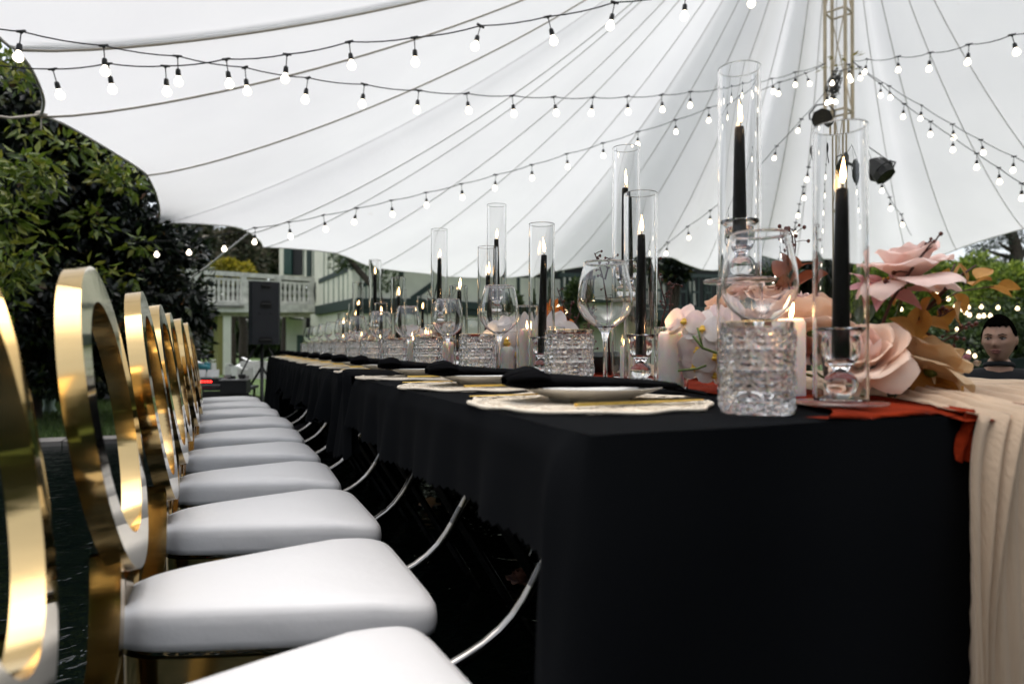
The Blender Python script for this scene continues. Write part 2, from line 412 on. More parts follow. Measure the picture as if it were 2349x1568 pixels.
for k, i0 in enumerate(ribs):
    i1 = ribs[(k+1) % len(ribs)]; span = (i1-i0) % NE
    cols = []
    for q in range(span*SUB+1):
        i = (i0 + q//SUB) % NE; t = (q % SUB)/SUB
        if q == span*SUB: i, t = (i1-1) % NE, 1.0
        cols.append((edge_pt(i, t), q/(span*SUB)))
    wid = float(np.linalg.norm(cols[0][0]-cols[-1][0]))
    P = [[Vector(radial(c, s/NS, fr, min(wid, 2.0))) - Vector((MX, MY, 0)) for s in range(NS+1)] for c, fr in cols]
    m = MB(); m.grid(P); m.build('canopy_panel', M['canopy'], canopy, angle=None, fix=False)
    # hem: doubled strip along the edge
    hem = MB(); hem.tube([Vector(c) - Vector((MX, MY, .004)) for c, fr in cols], .011, 6, caps=True)
    hem.build('edge_rope', M['ropegrey'], canopy, angle=None)
    rp = MB(); e0 = cols[0][0]
    pts = [Vector(radial(e0, s/40)) - Vector((MX, MY, .02)) for s in range(41)]
    thin = E[i0][3] == 2
    near = e0[1] < 8.5 and e0[0] < 2
    rp.tube(pts, .004 if thin else (.0085 if near else .0075), 6)
    rp.build('radial_rope', M['rope'] if near and not thin else M['ropegrey'], canopy, angle=None)
# guy ropes tied to the two corners on the left
def guy(a, b, r=.007, m='rope', nm='guy_rope'):
    gy = MB(); gy.tube([Vector(a)-Vector((MX,MY,0)), (Vector(a)+Vector(b))/2-Vector((MX,MY,.03)), Vector(b)-Vector((MX,MY,0))], r, 6)
    return gy.build(nm, M[m], canopy, angle=None)
c1 = ep(92, 262, 2.58); guy(c1, at(-60, 258, 4.6), .010)
guy(c1 + Vector((0,0,-.02)), c1 + Vector((.0,.0,-.12)), .006); kn = MB(); kn.ball(c1-Vector((MX,MY,.0)), .028, sc=(1.5,1,1)); kn.build('rope_knot', M['rope'], canopy, angle=None)
c2 = ep(361, 511, 2.48); guy(c2, at(150, 610, 11), .012, 'ropegrey')
c3 = ep(572, 533, 2.48); guy(c3, at(395, 668, 11.5), .014, 'ropegrey')
M['red'] = mat('red_cloth', (.5, .01, .01), .7)
rg = MB(); rg.prism([at(350,520,9.2), at(358,520,9.2), at(357,545,9.2), at(353,538,9.2), at(348,544,9.2)], (.02, .03, 0)); rf = rg.build('red_ribbon', M['red'], smooth=False)
tag(rf, 'small red ribbon hanging from the tent corner rope by the dark tree', 'ribbon')

# ------------------------------------------------------------------ truss mast
mast = empty('truss_mast', (MX, MY, -.06), 'cream painted square lattice mast holding up the tent peak', 'mast')
ANG = math.atan2(-ST*0 + MY, MX); hw = .175
R45 = TH*-1 + 0.0
cor = [Vector((hw*math.cos(a - TH), hw*math.sin(a - TH), 0)) for a in (0, PI/2, PI, 3*PI/2)]
for c in cor:
    m = MB(); m.tube([c, c+Vector((0,0,7.7))], .022, 10); m.build('chord', M['steelcream'], mast)
def mz(py): return CAMH + (HZ-py)*8.7/F + .06
rung_z = [mz(257), mz(28)]; dz = rung_z[1]-rung_z[0]
zs = [rung_z[0] + k*dz for k in range(-3, 4) if 0 < rung_z[0]+k*dz < 7.6]
for z_ in zs:
    for k in range(4):
        m = MB(); m.tube([cor[k]+Vector((0,0,z_)), cor[(k+1)%4]+Vector((0,0,z_))], .013, 8); m.build('rung', M['steelcream'], mast)
for a, b_ in zip(zs[:-1], zs[1:]):
    for k in (0, 2):
        m = MB(); m.tube([cor[k]+Vector((0,0,a)), cor[(k+1)%4]+Vector((0,0,b_))], .007, 6); m.build('brace', M['steelcream'], mast)
cap = MB(); cap.lathe([(.02,7.7),(.4,7.68),(.4,7.74),(.02,7.9)], 24); cap.build('top_ring', M['steelcream'], mast)
# foliage wreath with tangled black cable tied to the mast
M['yleaf'] = leaf_mat('wreath_leaves', [(0,(.12,.10,.01)),(.5,(.22,.20,.02)),(1,(.30,.16,.04))])
wr = empty('mast_wreath', at(1924, 150, 8.5), 'small yellow green leaf wreath tied round the lattice mast', 'wreath')
for q in range(26):
    a = random.uniform(0, 2*PI); r_ = .17+random.uniform(-.03,.05)
    p = Vector((r_*math.cos(a), r_*math.sin(a), random.uniform(-.05,.08))); d = Vector((random.gauss(0,1),random.gauss(0,1),random.gauss(0,.7))).normalized()
    s_ = d.orthogonal().normalized()*.02
    m = MB(); m.add([p, p+d*.05+s_, p+d*.11, p+d*.05-s_], [(0,1,2,3)]); m.build('leaf', M['yleaf'], wr, smooth=False)
tg = MB()
for q in range(14):
    pts = []; cx_ = Vector((random.gauss(0,.03), random.gauss(0,.03), random.uniform(-.2,-.05))); a0 = random.uniform(0, 6)
    for t in range(14):
        a = a0 + t*.5; pts.append(cx_ + Vector((.07*math.cos(a), .07*math.sin(a*1.3), .09*math.sin(a))))
    tg.tube(pts, .006, 5)
tgo = tg.build('cable_tangle', M['cable'], angle=None, loc=at(1916, 165, 8.5)); tag(tgo, 'tangle of black cable bunched under the wreath on the mast', 'cable')

# stage lights on the mast
M['grille'] = mat('honeycomb_grille', (.05, .04, .025), .5, color2=(.012,.01,.008), vscale=60)
def par_can(pos, look, r, label, ln=.22, nsides=8):
    t = empty('stage_light', pos, label, 'stage light')
    q = Vector(look).to_track_quat('Z', 'Y'); t.rotation_mode = 'QUATERNION'; t.rotation_quaternion = q
    m = MB(); m.lathe([(.02,-ln),(r*.55,-ln),(r*.8,-ln*.6),(r,-ln*.3),(r,0),(r*.86,0),(r*.86,-.02),(.0,-.02)], nsides); m.build('housing', M['black'], t, smooth=False)
    m = MB(); m.lathe([(0,-.010),(r*.84,-.010),(r*.84,-.018),(0,-.018)], 24); m.build('lens', M['grille'], t, smooth=False)
    for k in range(6):
        a = k*PI/3; hx = MB(); hx.lathe([(0,.0),(r*.2,.0),(r*.2,-.012),(0,-.012)], 6, c=(r*.5*math.cos(a), r*.5*math.sin(a), -.004)); hx.build('lens_cell', M['grille'], t, smooth=False)
    m = MB(); m.tube([(-r*1.1,0,-ln*.3),(-r*1.15,r*.6,-ln*.3),(-r*.5,r*1.35,-ln*.3),(r*.5,r*1.35,-ln*.3),(r*1.15,r*.6,-ln*.3),(r*1.1,0,-ln*.3)], .009, 6)
    m.build('bracket', M['black'], t); return t
CAMV = Vector((0,0,CAMH))
p_ = at(1887, 271, 8.3); par_can(p_, (CAMV-p_), .122, 'octagonal black stage light facing forward on the left of the mast')
p_ = at(2012, 398, 7.9); par_can(p_, (CAMV-p_).normalized()+Vector((-.5,.2,-.9)), .115, 'left one of two black stage lights hung right of the mast', .26)
p_ = at(2034, 405, 7.7); par_can(p_, (CAMV-p_).normalized()+Vector((.9,.0,-.6)), .115, 'right one of two black stage lights hung right of the mast', .26)
p_ = at(1932, 395, 8.4); par_can(p_, (CAMV-p_).normalized()+Vector((-.3,.6,-.9)), .13, 'grey black stage light seen through the nearest glass cylinder', .3)
m = MB(); m.tube([at(1950,372,8.3), at(2048,382,7.8)], .02, 8); m.tube([at(2046,372,7.8), at(2046,395,7.8)], .015, 6); m.tube([at(1958,352,8.4), at(1985,330,8.0), at(2050,375,7.8)], .006, 6)
tag(m.build('light_bar', M['black']), 'short black steel bar carrying the two stage lights', 'bar')
m = MB(); m.ball(at(1866,344,8.3), .035, sc=(1,1,1.8)); m.tube([at(1862,350,8.3), at(1874,378,8.3)], .014, 6)
tag(m.build('cable_clamp', M['black']), 'small black clamp on the mast rigging above the dangling bulbs', 'clamp')

# ------------------------------------------------------------------ festoon light strings
BR = .0262
def bulb_meshes():
    h = MB()
    h.box((0,0,0), (.052,.010,.012)); h.ball((0,0,-.004), .011, 8, 6)
    h.tube([(0,0,0),(0,0,-.075)], .0032, 6)
    h.lathe([(.006,-.072),(.013,-.078),(.0155,-.095),(.0155,-.108),(.0135,-.118)], 12)
    hm = h.build('tmp', M['cable']).data; bpy.data.objects.remove(bpy.data.objects['tmp'])
    g1 = MB(); pr = [(.0001,-.118-2*BR-.008)]
    for k in range(1, 11):
        a = PI*k/11; r = BR*math.sin(a); z = -.118-.010-BR - BR*math.cos(a)
        pr.append((max(r, .0125) if k > 8 else r, z))
    pr.append((.0125,-.117)); g1.lathe(pr, 16)
    gm = g1.build('tmp', M['bulb'], angle=None).data; bpy.data.objects.remove(bpy.data.objects['tmp'])
    return hm, gm
HM, GM = bulb_meshes(); GMF = GM.copy(); GMF.materials[0] = M['bulbfar']
def bulb(parent, p, far=False, sc=1.0, i=0):
    h = new_obj('bulb_holder', HM, parent); h.location = p; h.rotation_euler = (random.gauss(0,.11), random.gauss(0,.11), -TH+random.gauss(0,.4)); h.scale = (sc,sc,sc)
    new_obj('bulb', GMF if far else GM, h)
def string(label, pts, z0, z1, skip=(), extra0=None, extra1=None, far=False, sc=1.0, sag=.012):
    """pts: photo positions of the bulb connectors; distance runs from z0 to z1"""
    x0, x1 = pts[0][0], pts[-1][0]
    W = []
    for (x, y) in pts:
        t = (x-x0)/(x1-x0) if x1 != x0 else 0; z = 1/((1-t)/z0 + t/z1); W.append(at(x, y, z))
    S = empty('light_string', W[0], label, 'light string', 'festoon light strings under the tent')
    C = []
    full = ([extra0] if extra0 is not None else []) + W + ([extra1] if extra1 is not None else [])
    for a, b in zip(full[:-1], full[1:]):
        for t in (0, .25, .5, .75):
            q = a.lerp(b, t); q.z -= sag*4*t*(1-t)*((b-a).length/.4); C.append(q)
    C.append(full[-1]); m = MB(); m.tube([c-W[0] for c in C], .0042*sc, 6); m.build('cable', M['cable'], S, angle=None)
    for i, p in enumerate(W):
        if i in skip: continue
        bulb(S, p-W[0], far, sc)
    return S
A0 = at(1896, 143, 8.6); A1 = at(1957, 138, 8.6)
string('black cable of warm bulbs from the upper left corner dipping right to the mast',
       [(45,70),(235,103),(405,127),(560,153),(705,177),(835,192),(960,206),(1070,213),(1175,218),(1270,221),(1361,222),(1439,220),(1518,216),(1585,209),(1660,200),(1715,190),(1772,179),(1826,164)],
       3.75, 8.3, extra0=at(-60,52,3.5), extra1=A0)
string('black cable of warm bulbs crossing the upper left and rising out of the top edge',
       [(118,157),(245,144),(377,150),(517,134),(657,123),(800,94),(950,84),(1102,57),(1257,36),(1411,3),(1574,-20),(1728,-52),(1890,-90)],
       4.2, 4.4, extra0=at(-40,143,4.0), extra1=at(2050,-130,4.4))
string('long cable of warm bulbs climbing from the low left tent edge to the mast',
       [(585,522),(662,509),(741,493),(818,477),(897,459),(977,441),(1058,421),(1137,400),(1220,377),(1300,352),(1384,327),(1464,301),(1550,274),(1627,246),(1700,220),(1790,187),(1850,166)],
       7.1, 8.4, extra1=A0)
string('four warm bulbs hanging past the left tent edge in front of the dark tree',
       [(356,552),(434,546),(514,537)], 7.3, 7.1, extra1=at(585,522,7.1), extra0=at(290,555,7.5))
string('cable of warm bulbs falling from the mast to the lower left behind the tall candles',
       [(1533,556),(1578,519),(1630,482),(1703,420),(1783,334),(1840,272)], 9.2, 8.5, extra0=at(1490,590,9.4), extra1=at(1898,205,8.6))
string('steep cable of warm bulbs dropping from the clamp left of the mast to the trees',
       [(1856,383),(1844,428),(1835,468),(1826,510),(1814,556),(1802,590),(1790,620),(1783,645),(1778,668)], 8.3, 11.5, extra0=at(1866,348,8.3), sc=1.0)
string('cable of warm bulbs running level from the mast to the upper right corner',
       [(1992,134),(2063,128),(2137,119),(2226,100),(2325,78)], 8.2, 5.2, extra0=A1, extra1=at(2440,48,4.6))
string('upper of two cables of bulbs sloping down to the right from the mast',
       [(2042,196),(2117,241),(2187,284),(2252,320),(2328,358)], 8.2, 7.4, extra0=A1, extra1=at(2420,400,7.2))
string('lower of two cables of bulbs sloping down to the right from the mast',
       [(1974,152),(2022,190),(2076,237),(2137,278),(2188,313),(2243,351),(2293,384),(2346,420)], 8.5, 7.0, extra0=A1, extra1=at(2430,480,6.8))
string('short cable of bulbs dropping behind the stage lights toward the pink rose',
       [(2024,410),(2042,452),(2069,491)], 8.6, 9.6, extra0=at(1990,340,8.2), extra1=at(2092,540,10.2))
string('cluster of warm bulbs wound round the lattice mast',
       [(1949,146),(1956,154),(1914,162),(1911,205),(1900,207),(1912,203)], 8.4, 8.3)
string('far cable of warm yellow bulbs before the trees right of the roses',
       [(2139,630),(2151,646),(2173,662),(2191,679),(2206,686),(2219,693),(2232,699),(2246,701),(2258,700),(2271,700)], 11.5, 11.2, far=True, extra0=at(2120,600,11.5), sc=1.15)
string('level far cable of warm yellow bulbs at the right edge before the trees',
       [(2066,686),(2222,681),(2255,680),(2292,682),(2333,684)], 11.8, 11.6, far=True, extra1=at(2420,686,11.4), sc=1.15)
string('few dim bulbs low behind the mustard leaves at the right',
       [(2192,733),(2223,786),(2235,793)], 11.5, 11.3, far=True, sc=1.1)
string('row of bulbs in front of the green balcony between the wine glasses',
       [(1282,682),(1299,694),(1351,690),(1406,683)], 10.5, 10.5, far=True, extra0=at(1250,672,10.5), sc=1.0)
# ================================================================== HOUSE
M['wall'] = mat('cream_plaster', (.60, .60, .49), .85, var=.08, vscale=2, bump=.3, bscale=30)
M['wallw'] = mat('white_plaster', (.70, .71, .62), .85, var=.07, vscale=2)
M['timber'] = mat('dark_green_timber', (.004, .020, .014), .6, var=.2, vscale=6)
M['timberg'] = mat('grey_green_batten', (.16, .20, .16), .7)
M['balw'] = mat('weathered_white_timber', (.55, .55, .50), .8, var=.22, vscale=5)
M['beamst'] = mat('stained_beam', (.36, .35, .26), .85, var=.3, vscale=4)
M['mould'] = mat('dirty_white_ledge', (.30, .30, .26), .9, color2=(.08, .08, .07), vscale=3)
M['dark'] = mat('interior_shade', (.006, .007, .007), .8)  # near-black colour stands in for shade inside rooms and recesses
M['shutter'] = mat('green_shutter', (.010, .05, .038), .5)
M['roof'] = mat('dark_roof_tiles', (.02, .022, .022), .8, var=.3, vscale=8)
M['pane'] = mat('window_pane', (.03, .05, .06), .08)
M['olive'] = mat('olive_column_side', (.22, .21, .07), .85)

class Plane:
    """vertical wall plane through two photo columns at given distances"""
    def __init__(s, px1, z1, px2, z2):
        s.a = at(px1, HZ, z1); s.b = at(px2, HZ, z2); s.d = (s.b-s.a).normalized(); s.n = Vector((s.d.y, -s.d.x, 0))
        if s.n.dot(s.a - Vector((0,0,CAMH))) > 0: s.n = -s.n      # towards the camera
    def p(s, px, py, off=0.0):
        dr = at(px, py, 1.0) - Vector((0,0,CAMH)); a = s.a + s.n*off
        t = (a - Vector((0,0,CAMH))).dot(s.n)/dr.dot(s.n); return Vector((0,0,CAMH)) + dr*t
    def poly(s, pts, m, name, par, off=0.0, th=.06):
        b = MB(); b.prism([s.p(x, y, off) for x, y in pts], -s.n*th); return b.build(name, m, par, smooth=False)
    def bar(s, p1, p2, w, m, name, par, off=.03, th=.05):
        a = s.p(*p1, off); b_ = s.p(*p2, off); d = (b_-a).normalized(); q = d.cross(s.n).normalized()*(w/2)
        b = MB(); b.prism([a-q, a+q, b_+q, b_-q], -s.n*th); return b.build(name, m, par, smooth=False)

house = empty('timbered_house', (0,0,0), 'cream half timbered house with green beams behind the far end of the table', 'house')
# wall C: long side receding to the right
C = Plane(808, 20.2, 1520, 30.7)
C.poly([(808,560),(1660,592),(1660,850),(808,870)], M['wall'], 'wall', house, 0, .25)
C.poly([(808,684),(935,684),(1300,704),(1660,732),(1660,748),(1300,722),(935,700),(808,702)], M['timber'], 'beam', house, .14, .14)
C.poly([(808,702),(935,700),(1300,722),(1660,748),(1660,760),(1300,736),(935,716),(808,720)], M['timber'], 'beam', house, .06, .06)
for x0, y0, x1, y1, w_b in [(921,560,921,684,.16),(870,560,870,684,.16),(1008,640,945,686,.17),(1050,600,996,664,.17),(1120,600,1120,690,.14),(1190,600,1190,695,.14),
                        (1240,600,1240,700,.14),(862,640,820,660,.12)]:
    C.bar((x0,y0),(x1,y1), w_b, M['timber'], 'timber_strip', house)
for k, x in enumerate(range(828, 866, 12)): C.bar((x,560),(x,684), .05, M['timberg'], 'batten', house, .02)
C.poly([(1180,560),(1290,565),(1290,640),(1180,636)], M['dark'], 'dark_panel', house, .02, .02)
# green fretwork balcony parts in front of cream infill
def fret(px0, px1, y0a, y0b, y1a, y1b, n):
    for k in range(n):
        t = k/(n-1); x = px0+(px1-px0)*t; ya = y0a+(y0b-y0a)*t; yb = y1a+(y1b-y1a)*t
        C.bar((x,ya),(x,yb), .12, M['timber'], 'baluster', house, 1.06, .05)
        if k % 3 == 1 and k < n-1: 
            x2 = px0+(px1-px0)*(k+1)/(n-1); C.bar((x, ya+6),(x2, yb-6), .10, M['timber'], 'baluster', house, 1.09, .04)
        if k % 2 == 0 and k < n-1:
            x2 = px0+(px1-px0)*(k+1)/(n-1); ym = (ya+yb)/2; C.bar((x, ym),(x2, ym), .10, M['timber'], 'baluster', house, 1.12, .04)
    C.bar((px0-6,y0a),(px1+6,y0b), .16, M['timber'], 'rail', house, 1.16, .12); C.bar((px0-6,y1a),(px1+6,y1b), .16, M['timber'], 'rail', house, 1.16, .12)
fret(1290, 1352, 630, 632, 692, 696, 6)
fret(1476, 1660, 628, 634, 700, 712, 14)
C.poly([(1470,560),(1665,570),(1665,632),(1470,626)], M['dark'], 'dark_panel', house, .03, .03)
C.poly([(1560,600),(1592,602),(1592,628),(1560,626)], M['pane'], 'window', house, .06, .02)
C.bar((1576,600),(1576,628), .06, M['balw'], 'window_bar', house, .09, .03)
C.poly([(1300,700),(1662,716),(1662,742),(1300,722)], M['timber'], 'balcony_floor', house, 1.2, 1.05)
C.poly([(1528,632),(1665,636),(1665,716),(1528,708)], M['dark'], 'dark_panel', house, .03, .03)  # dark backing sheet laid on the wall behind the fretwork
C.poly([(1296,600),(1345,602),(1345,632),(1296,630)], M['dark'], 'dark_panel', house, .03, .03)
for x_ in (1548,1588): C.bar((x_,645),(x_+3,700), .40, M['wall'], 'infill_panel', house, .08, .04)
# eaves board and roof
C.poly([(808,540),(1665,575),(1665,596),(808,560)], M['timber'], 'eaves_board', house, .5, .5)
rp0, rp1, rp2, rp3 = C.p(800,541,.9), C.p(1670,576,.9), C.p(1670,576,-6)+Vector((0,0,3.2)), C.p(800,541,-6)+Vector((0,0,3.2))
m = MB(); m.prism([rp0, rp1, rp2, rp3], (0,0,.15)); m.build('roof', M['roof'], house, smooth=False)
# wall B: short side between balcony and wall C
B = Plane(722, 24.0, 808, 20.2)
B.poly([(722,545),(808,528),(808,870),(722,862)], M['wall'], 'wall', house, 0, .2)
B.poly([(722,702),(808,684),(808,708),(722,722)], M['timber'], 'beam', house, .12, .12)
B.bar((730,645),(808,612), .15, M['timber'], 'timber_strip', house)
for k, x in enumerate((742,752,764,776,786,797)): B.bar((x,545),(x,703 - (x-722)*.2), .05, M['timberg'], 'batten', house, .02)
B.poly([(780,560),(803,556),(803,610),(780,616)], M['pane'], 'window', house, .04, .03); B.bar((791,558),(791,613),.06,M['timber'],'window_bar',house,.07,.03)
# wing A behind the balcony
A = Plane(620, 27.5, 740, 26)
A.poly([(640,560),(740,558),(740,640),(640,640)], M['wall'], 'wall', house, 0, .2)
A.poly([(650,565),(668,565),(668,630),(650,630)], M['shutter'], 'shutter', house, .12, .06)
for k in range(9): A.bar((651,569+k*7),(667,569+k*7), .03, M['shutter'], 'slat', house, .15, .03)
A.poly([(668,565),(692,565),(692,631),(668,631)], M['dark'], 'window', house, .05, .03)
for x in (696,703,712,718,726): A.bar((x,562),(x,634), .05, M['timberg'], 'batten', house, .02)
A.bar((708,562),(708,634), .22, M['timber'], 'timber_strip', house, .05)
# balcony
P = Plane(430, 21.5, 730, 24.3)
P.bar((400,619),(728,641), .14, M['balw'], 'rail', house, 0, .14)
P.bar((400,633),(728,652), .08, M['balw'], 'rail', house, -.03, .08)
P.bar((400,690),(728,694), .08, M['balw'], 'rail', house, -.03, .08)
n = 30
for k in range(n):
    t = k/(n-1); x = 404+(720-404)*t; ya = 633+(652-633)*t; yb = 688+(693-688)*t; w_ = (yb-ya)
    hw_ = 3.1
    # flat cut-out board: wide ends, waisted middle
    pts = [(x-hw_,ya),(x+hw_,ya),(x+hw_,ya+w_*.2),(x+hw_*.55,ya+w_*.3),(x+hw_*1.25,ya+w_*.5),(x+hw_*.55,ya+w_*.7),(x+hw_,ya+w_*.8),(x+hw_,yb),
           (x-hw_,yb),(x-hw_,ya+w_*.8),(x-hw_*.55,ya+w_*.7),(x-hw_*1.25,ya+w_*.5),(x-hw_*.55,ya+w_*.3),(x-hw_,ya+w_*.2)]
    P.poly(pts, M['balw'], 'baluster', house, -.02, .05)
for x in (452, 560, 640, 718):
    t = (x-400)/328; P.bar((x, 617+22*t),(x, 700), .17, M['balw'], 'post', house, .03, .17)
P.poly([(392,694),(730,697),(730,716),(392,716)], M['balw'], 'balcony_floor', house, .2, 3.0)
P.poly([(392,698),(560,700),(560,706),(392,706)], M['mould'], 'ledge', house, .24, .03)
P.poly([(392,716),(730,716),(730,728),(392,722)], M['beamst'], 'beam', house, .05, .3)
P.poly([(512,720),(530,720),(530,874),(512,874)], M['wallw'], 'column', house, .02, .5)
P.poly([(500,720),(512.3,720),(512.3,874),(500,874)], M['olive'], 'column', house, -.02, .45)  # olive strip along the left side of the pale column
# ground floor under the balcony
D = Plane(600, 27, 740, 26)
D.poly([(656,726),(694,730),(694,840),(656,840)], M['wallw'], 'wall', house, .4, .2)
D.poly([(681,768),(693,769),(693,836),(681,836)], M['shutter'], 'shutter', house, .5, .08)
D.poly([(662,728),(694,731),(694,734),(662,731)], M['timber'], 'beam', house, .5, .08)
D.poly([(694,728),(722,728),(722,850),(694,850)], M['dark'], 'dark_panel', house, .1, .1)
D.poly([(700,766),(712,766),(712,845),(700,845)], M['shutter'], 'door', house, .16, .05)
D.poly([(712,720),(736,720),(736,852),(712,852)], M['wall'], 'column', house, 2.2, .4)
m = MB(); m.tube([P.p(724,648,.3), P.p(721,668,.34), P.p(724,690,.3), P.p(729,712,.3), P.p(727,740,.3)], .035, 6); m.build('drain_pipe', M['black'], house)

# ================================================================== TREES
def leaf_cloud(blobs, n, size, shape=2.4, droop=.25, shell=.55):
    """blobs: (x, y, z, rx, ry, rz) -> leaves as folded quads, two faces each"""
    B_ = np.array(blobs); wts = B_[:,3]*B_[:,4]*B_[:,5]; wts = wts**.7; wts /= wts.sum()
    k = rng.choice(len(B_), n, p=wts)
    d = rng.normal(size=(n,3)); d /= np.linalg.norm(d, axis=1)[:,None]
    r = shell + (1.05-shell)*rng.random(n)**.6
    r *= 1 + .12*np.sin(d[:,0]*5+k) * np.cos(d[:,2]*6+2*k)
    C_ = B_[k,:3] + d*r[:,None]*B_[k,3:]
    ax = rng.normal(size=(n,3))*.8 + d*.9; ax[:,2] -= droop; ax /= np.linalg.norm(ax, axis=1)[:,None]
    sd = np.cross(ax, rng.normal(size=(n,3))); sd /= np.linalg.norm(sd, axis=1)[:,None]
    nm = np.cross(ax, sd)
    L_ = size*rng.uniform(.6, 1.25, n)[:,None]; W_ = L_/shape
    b = C_; mL = C_ + ax*L_*.45 + sd*W_*.5 + nm*W_*.15; mR = C_ + ax*L_*.45 - sd*W_*.5 + nm*W_*.15
    tip = C_ + ax*L_ - nm*L_*.12
    V = np.stack([b, mL, tip, mR], 1).reshape(-1, 3)
    i = np.arange(n)*4
    Fc = np.stack([np.stack([i, i+1, i+2], 1), np.stack([i, i+2, i+3], 1)], 1).reshape(-1, 3)
    return V, Fc
def limb(m, a, b, r0, r1, wob=.1, n=7):
    a, b = Vector(a), Vector(b); pts = []; L_ = (b-a).length
    for k in range(n):
        t = k/(n-1); q = a.lerp(b, t) + Vector((random.gauss(0,1), random.gauss(0,1), 0))*wob*L_*.12*math.sin(PI*t); pts.append(q)
    m.tube(pts, [r0+(r1-r0)*k/(n-1) for k in range(n)], 8)
def tree(base, h, blobs, n, size, lm, label, name='leafy_tree', cat='tree', tr=.14, group=None, shape=2.4, clusters=6, shell=.55, limbs=True):
    t = empty(name, base, label, cat, group); bz = Vector(base)
    V, Fc = leaf_cloud([(x-bz.x, y-bz.y, z-bz.z, a, b, c) for x, y, z, a, b, c in blobs], n, size, shape, shell=shell)
    new_obj('crown', np_mesh('crown', V, Fc, lm), t)
    m = MB(); limb(m, (0,0,-.1), (0,0,h*.55), tr, tr*.65)
    if limbs:
        for x, y, z, a, b, c in blobs:
            limb(m, (0,0,h*random.uniform(.3,.55)), (x-bz.x, y-bz.y, z-bz.z), tr*.45, tr*.12)
    m.build('trunk', M['bark'], t, angle=None); return t
def sub(b, n, s=.5, j=.75):
    """scatter smaller clumps through a big ellipsoid so the outline is uneven"""
    x, y, z, a, bb, c = b; o = []
    for _ in range(n):
        d = Vector((random.gauss(0,1), random.gauss(0,1), random.gauss(0,1))).normalized()*random.uniform(.35, 1)*j
        k = s*random.uniform(.6, 1.25); o.append((x+d.x*a, y+d.y*bb, z+d.z*c, a*k, bb*k, c*k*.8))
    return o
def bl(px, py, z, rx, rz, ry=None):
    p = at(px, py, z); return (p.x, p.y, p.z, rx, ry or rx, rz)

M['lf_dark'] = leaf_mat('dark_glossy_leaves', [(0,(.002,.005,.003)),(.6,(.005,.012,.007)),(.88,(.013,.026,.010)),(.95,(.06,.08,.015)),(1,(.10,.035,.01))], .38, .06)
M['lf_new'] = leaf_mat('yellow_green_new_leaves', [(0,(.05,.09,.012)),(.6,(.14,.20,.022)),(1,(.28,.28,.04))], .4, .35)
M['lf_mid'] = leaf_mat('mid_green_leaves', [(0,(.015,.03,.010)),(.6,(.04,.07,.018)),(1,(.09,.13,.03))], .5, .25)
M['lf_bright'] = leaf_mat('bright_green_leaves', [(0,(.05,.09,.012)),(.6,(.17,.25,.03)),(1,(.36,.42,.07))], .5, .4)
M['lf_grey'] = leaf_mat('grey_olive_leaves', [(0,(.035,.045,.022)),(.6,(.10,.11,.06)),(1,(.22,.18,.13))], .6, .3)
M['lf_yel'] = leaf_mat('yellow_shrub_leaves', [(0,(.14,.14,.01)),(.6,(.30,.26,.02)),(1,(.42,.34,.03))], .6, .4)
M['lf_pine'] = leaf_mat('pine_needles', [(0,(.010,.020,.014)),(1,(.035,.055,.03))], .6, .1)

# big dark tree at the left
bb = []
for (px, py, z, r, v) in [(60,230,8.2,1.25,1.1),(-160,300,8,1.5,1.4),(160,420,8.6,1.15,1.0),(20,520,7.6,1.2,1.2),(250,560,9,.95,.9),(110,700,8.0,1.1,.9),(290,700,8.8,.85,.6),(380,720,8.6,.6,.42),(-120,700,8,1.3,1.2),(210,830,8.4,.7,.45),(340,610,9.4,.7,.6)]:
    bb += sub(bl(px, py, z, r, v), 5, .55)
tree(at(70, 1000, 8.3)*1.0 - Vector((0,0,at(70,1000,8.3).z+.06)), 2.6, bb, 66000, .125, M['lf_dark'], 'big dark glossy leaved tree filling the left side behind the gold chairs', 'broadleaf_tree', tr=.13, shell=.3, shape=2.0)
nb = []
for (px, py, z, r) in [(20,420,6.5,.28),(70,385,6.5,.22),(10,500,6.4,.26),(110,400,6.6,.2),(255,395,7.4,.24),(235,370,7.4,.15),(290,420,7.5,.2),(200,505,7.4,.2),(30,590,6.3,.2),(20,640,6.3,.22),(50,610,6.4,.16),(0,130,6.6,.3),(40,165,6.8,.25),(215,620,7.2,.16),(320,560,7.8,.16),(60,300,6.9,.16),(150,330,7.1,.16),(300,640,7.6,.12),(130,560,7.0,.12),(10,690,6.5,.16)]:
    nb.append(bl(px, py, z, r, r*.8))
V, Fc = leaf_cloud(nb, 1200, .13, 2.7, .4, .2)
o_ = [o for o in bpy.data.objects if o.name == 'broadleaf_tree'][0]
new_obj('new_growth', np_mesh('new_growth', V - np.array(o_.location), Fc, M['lf_new']), o_)
# hedge behind it, so that no lawn shows through
hb = []
for k in range(12): hb.append(bl(-260+k*55, 700, 11.5, .95, 1.9, .6))
V, Fc = leaf_cloud(hb, 30000, .15, 2.2)
tag(new_obj('hedge', np_mesh('hedge', V, Fc, M['lf_dark'])), 'dense dark hedge behind the big tree on the left', 'hedge', kind='stuff')

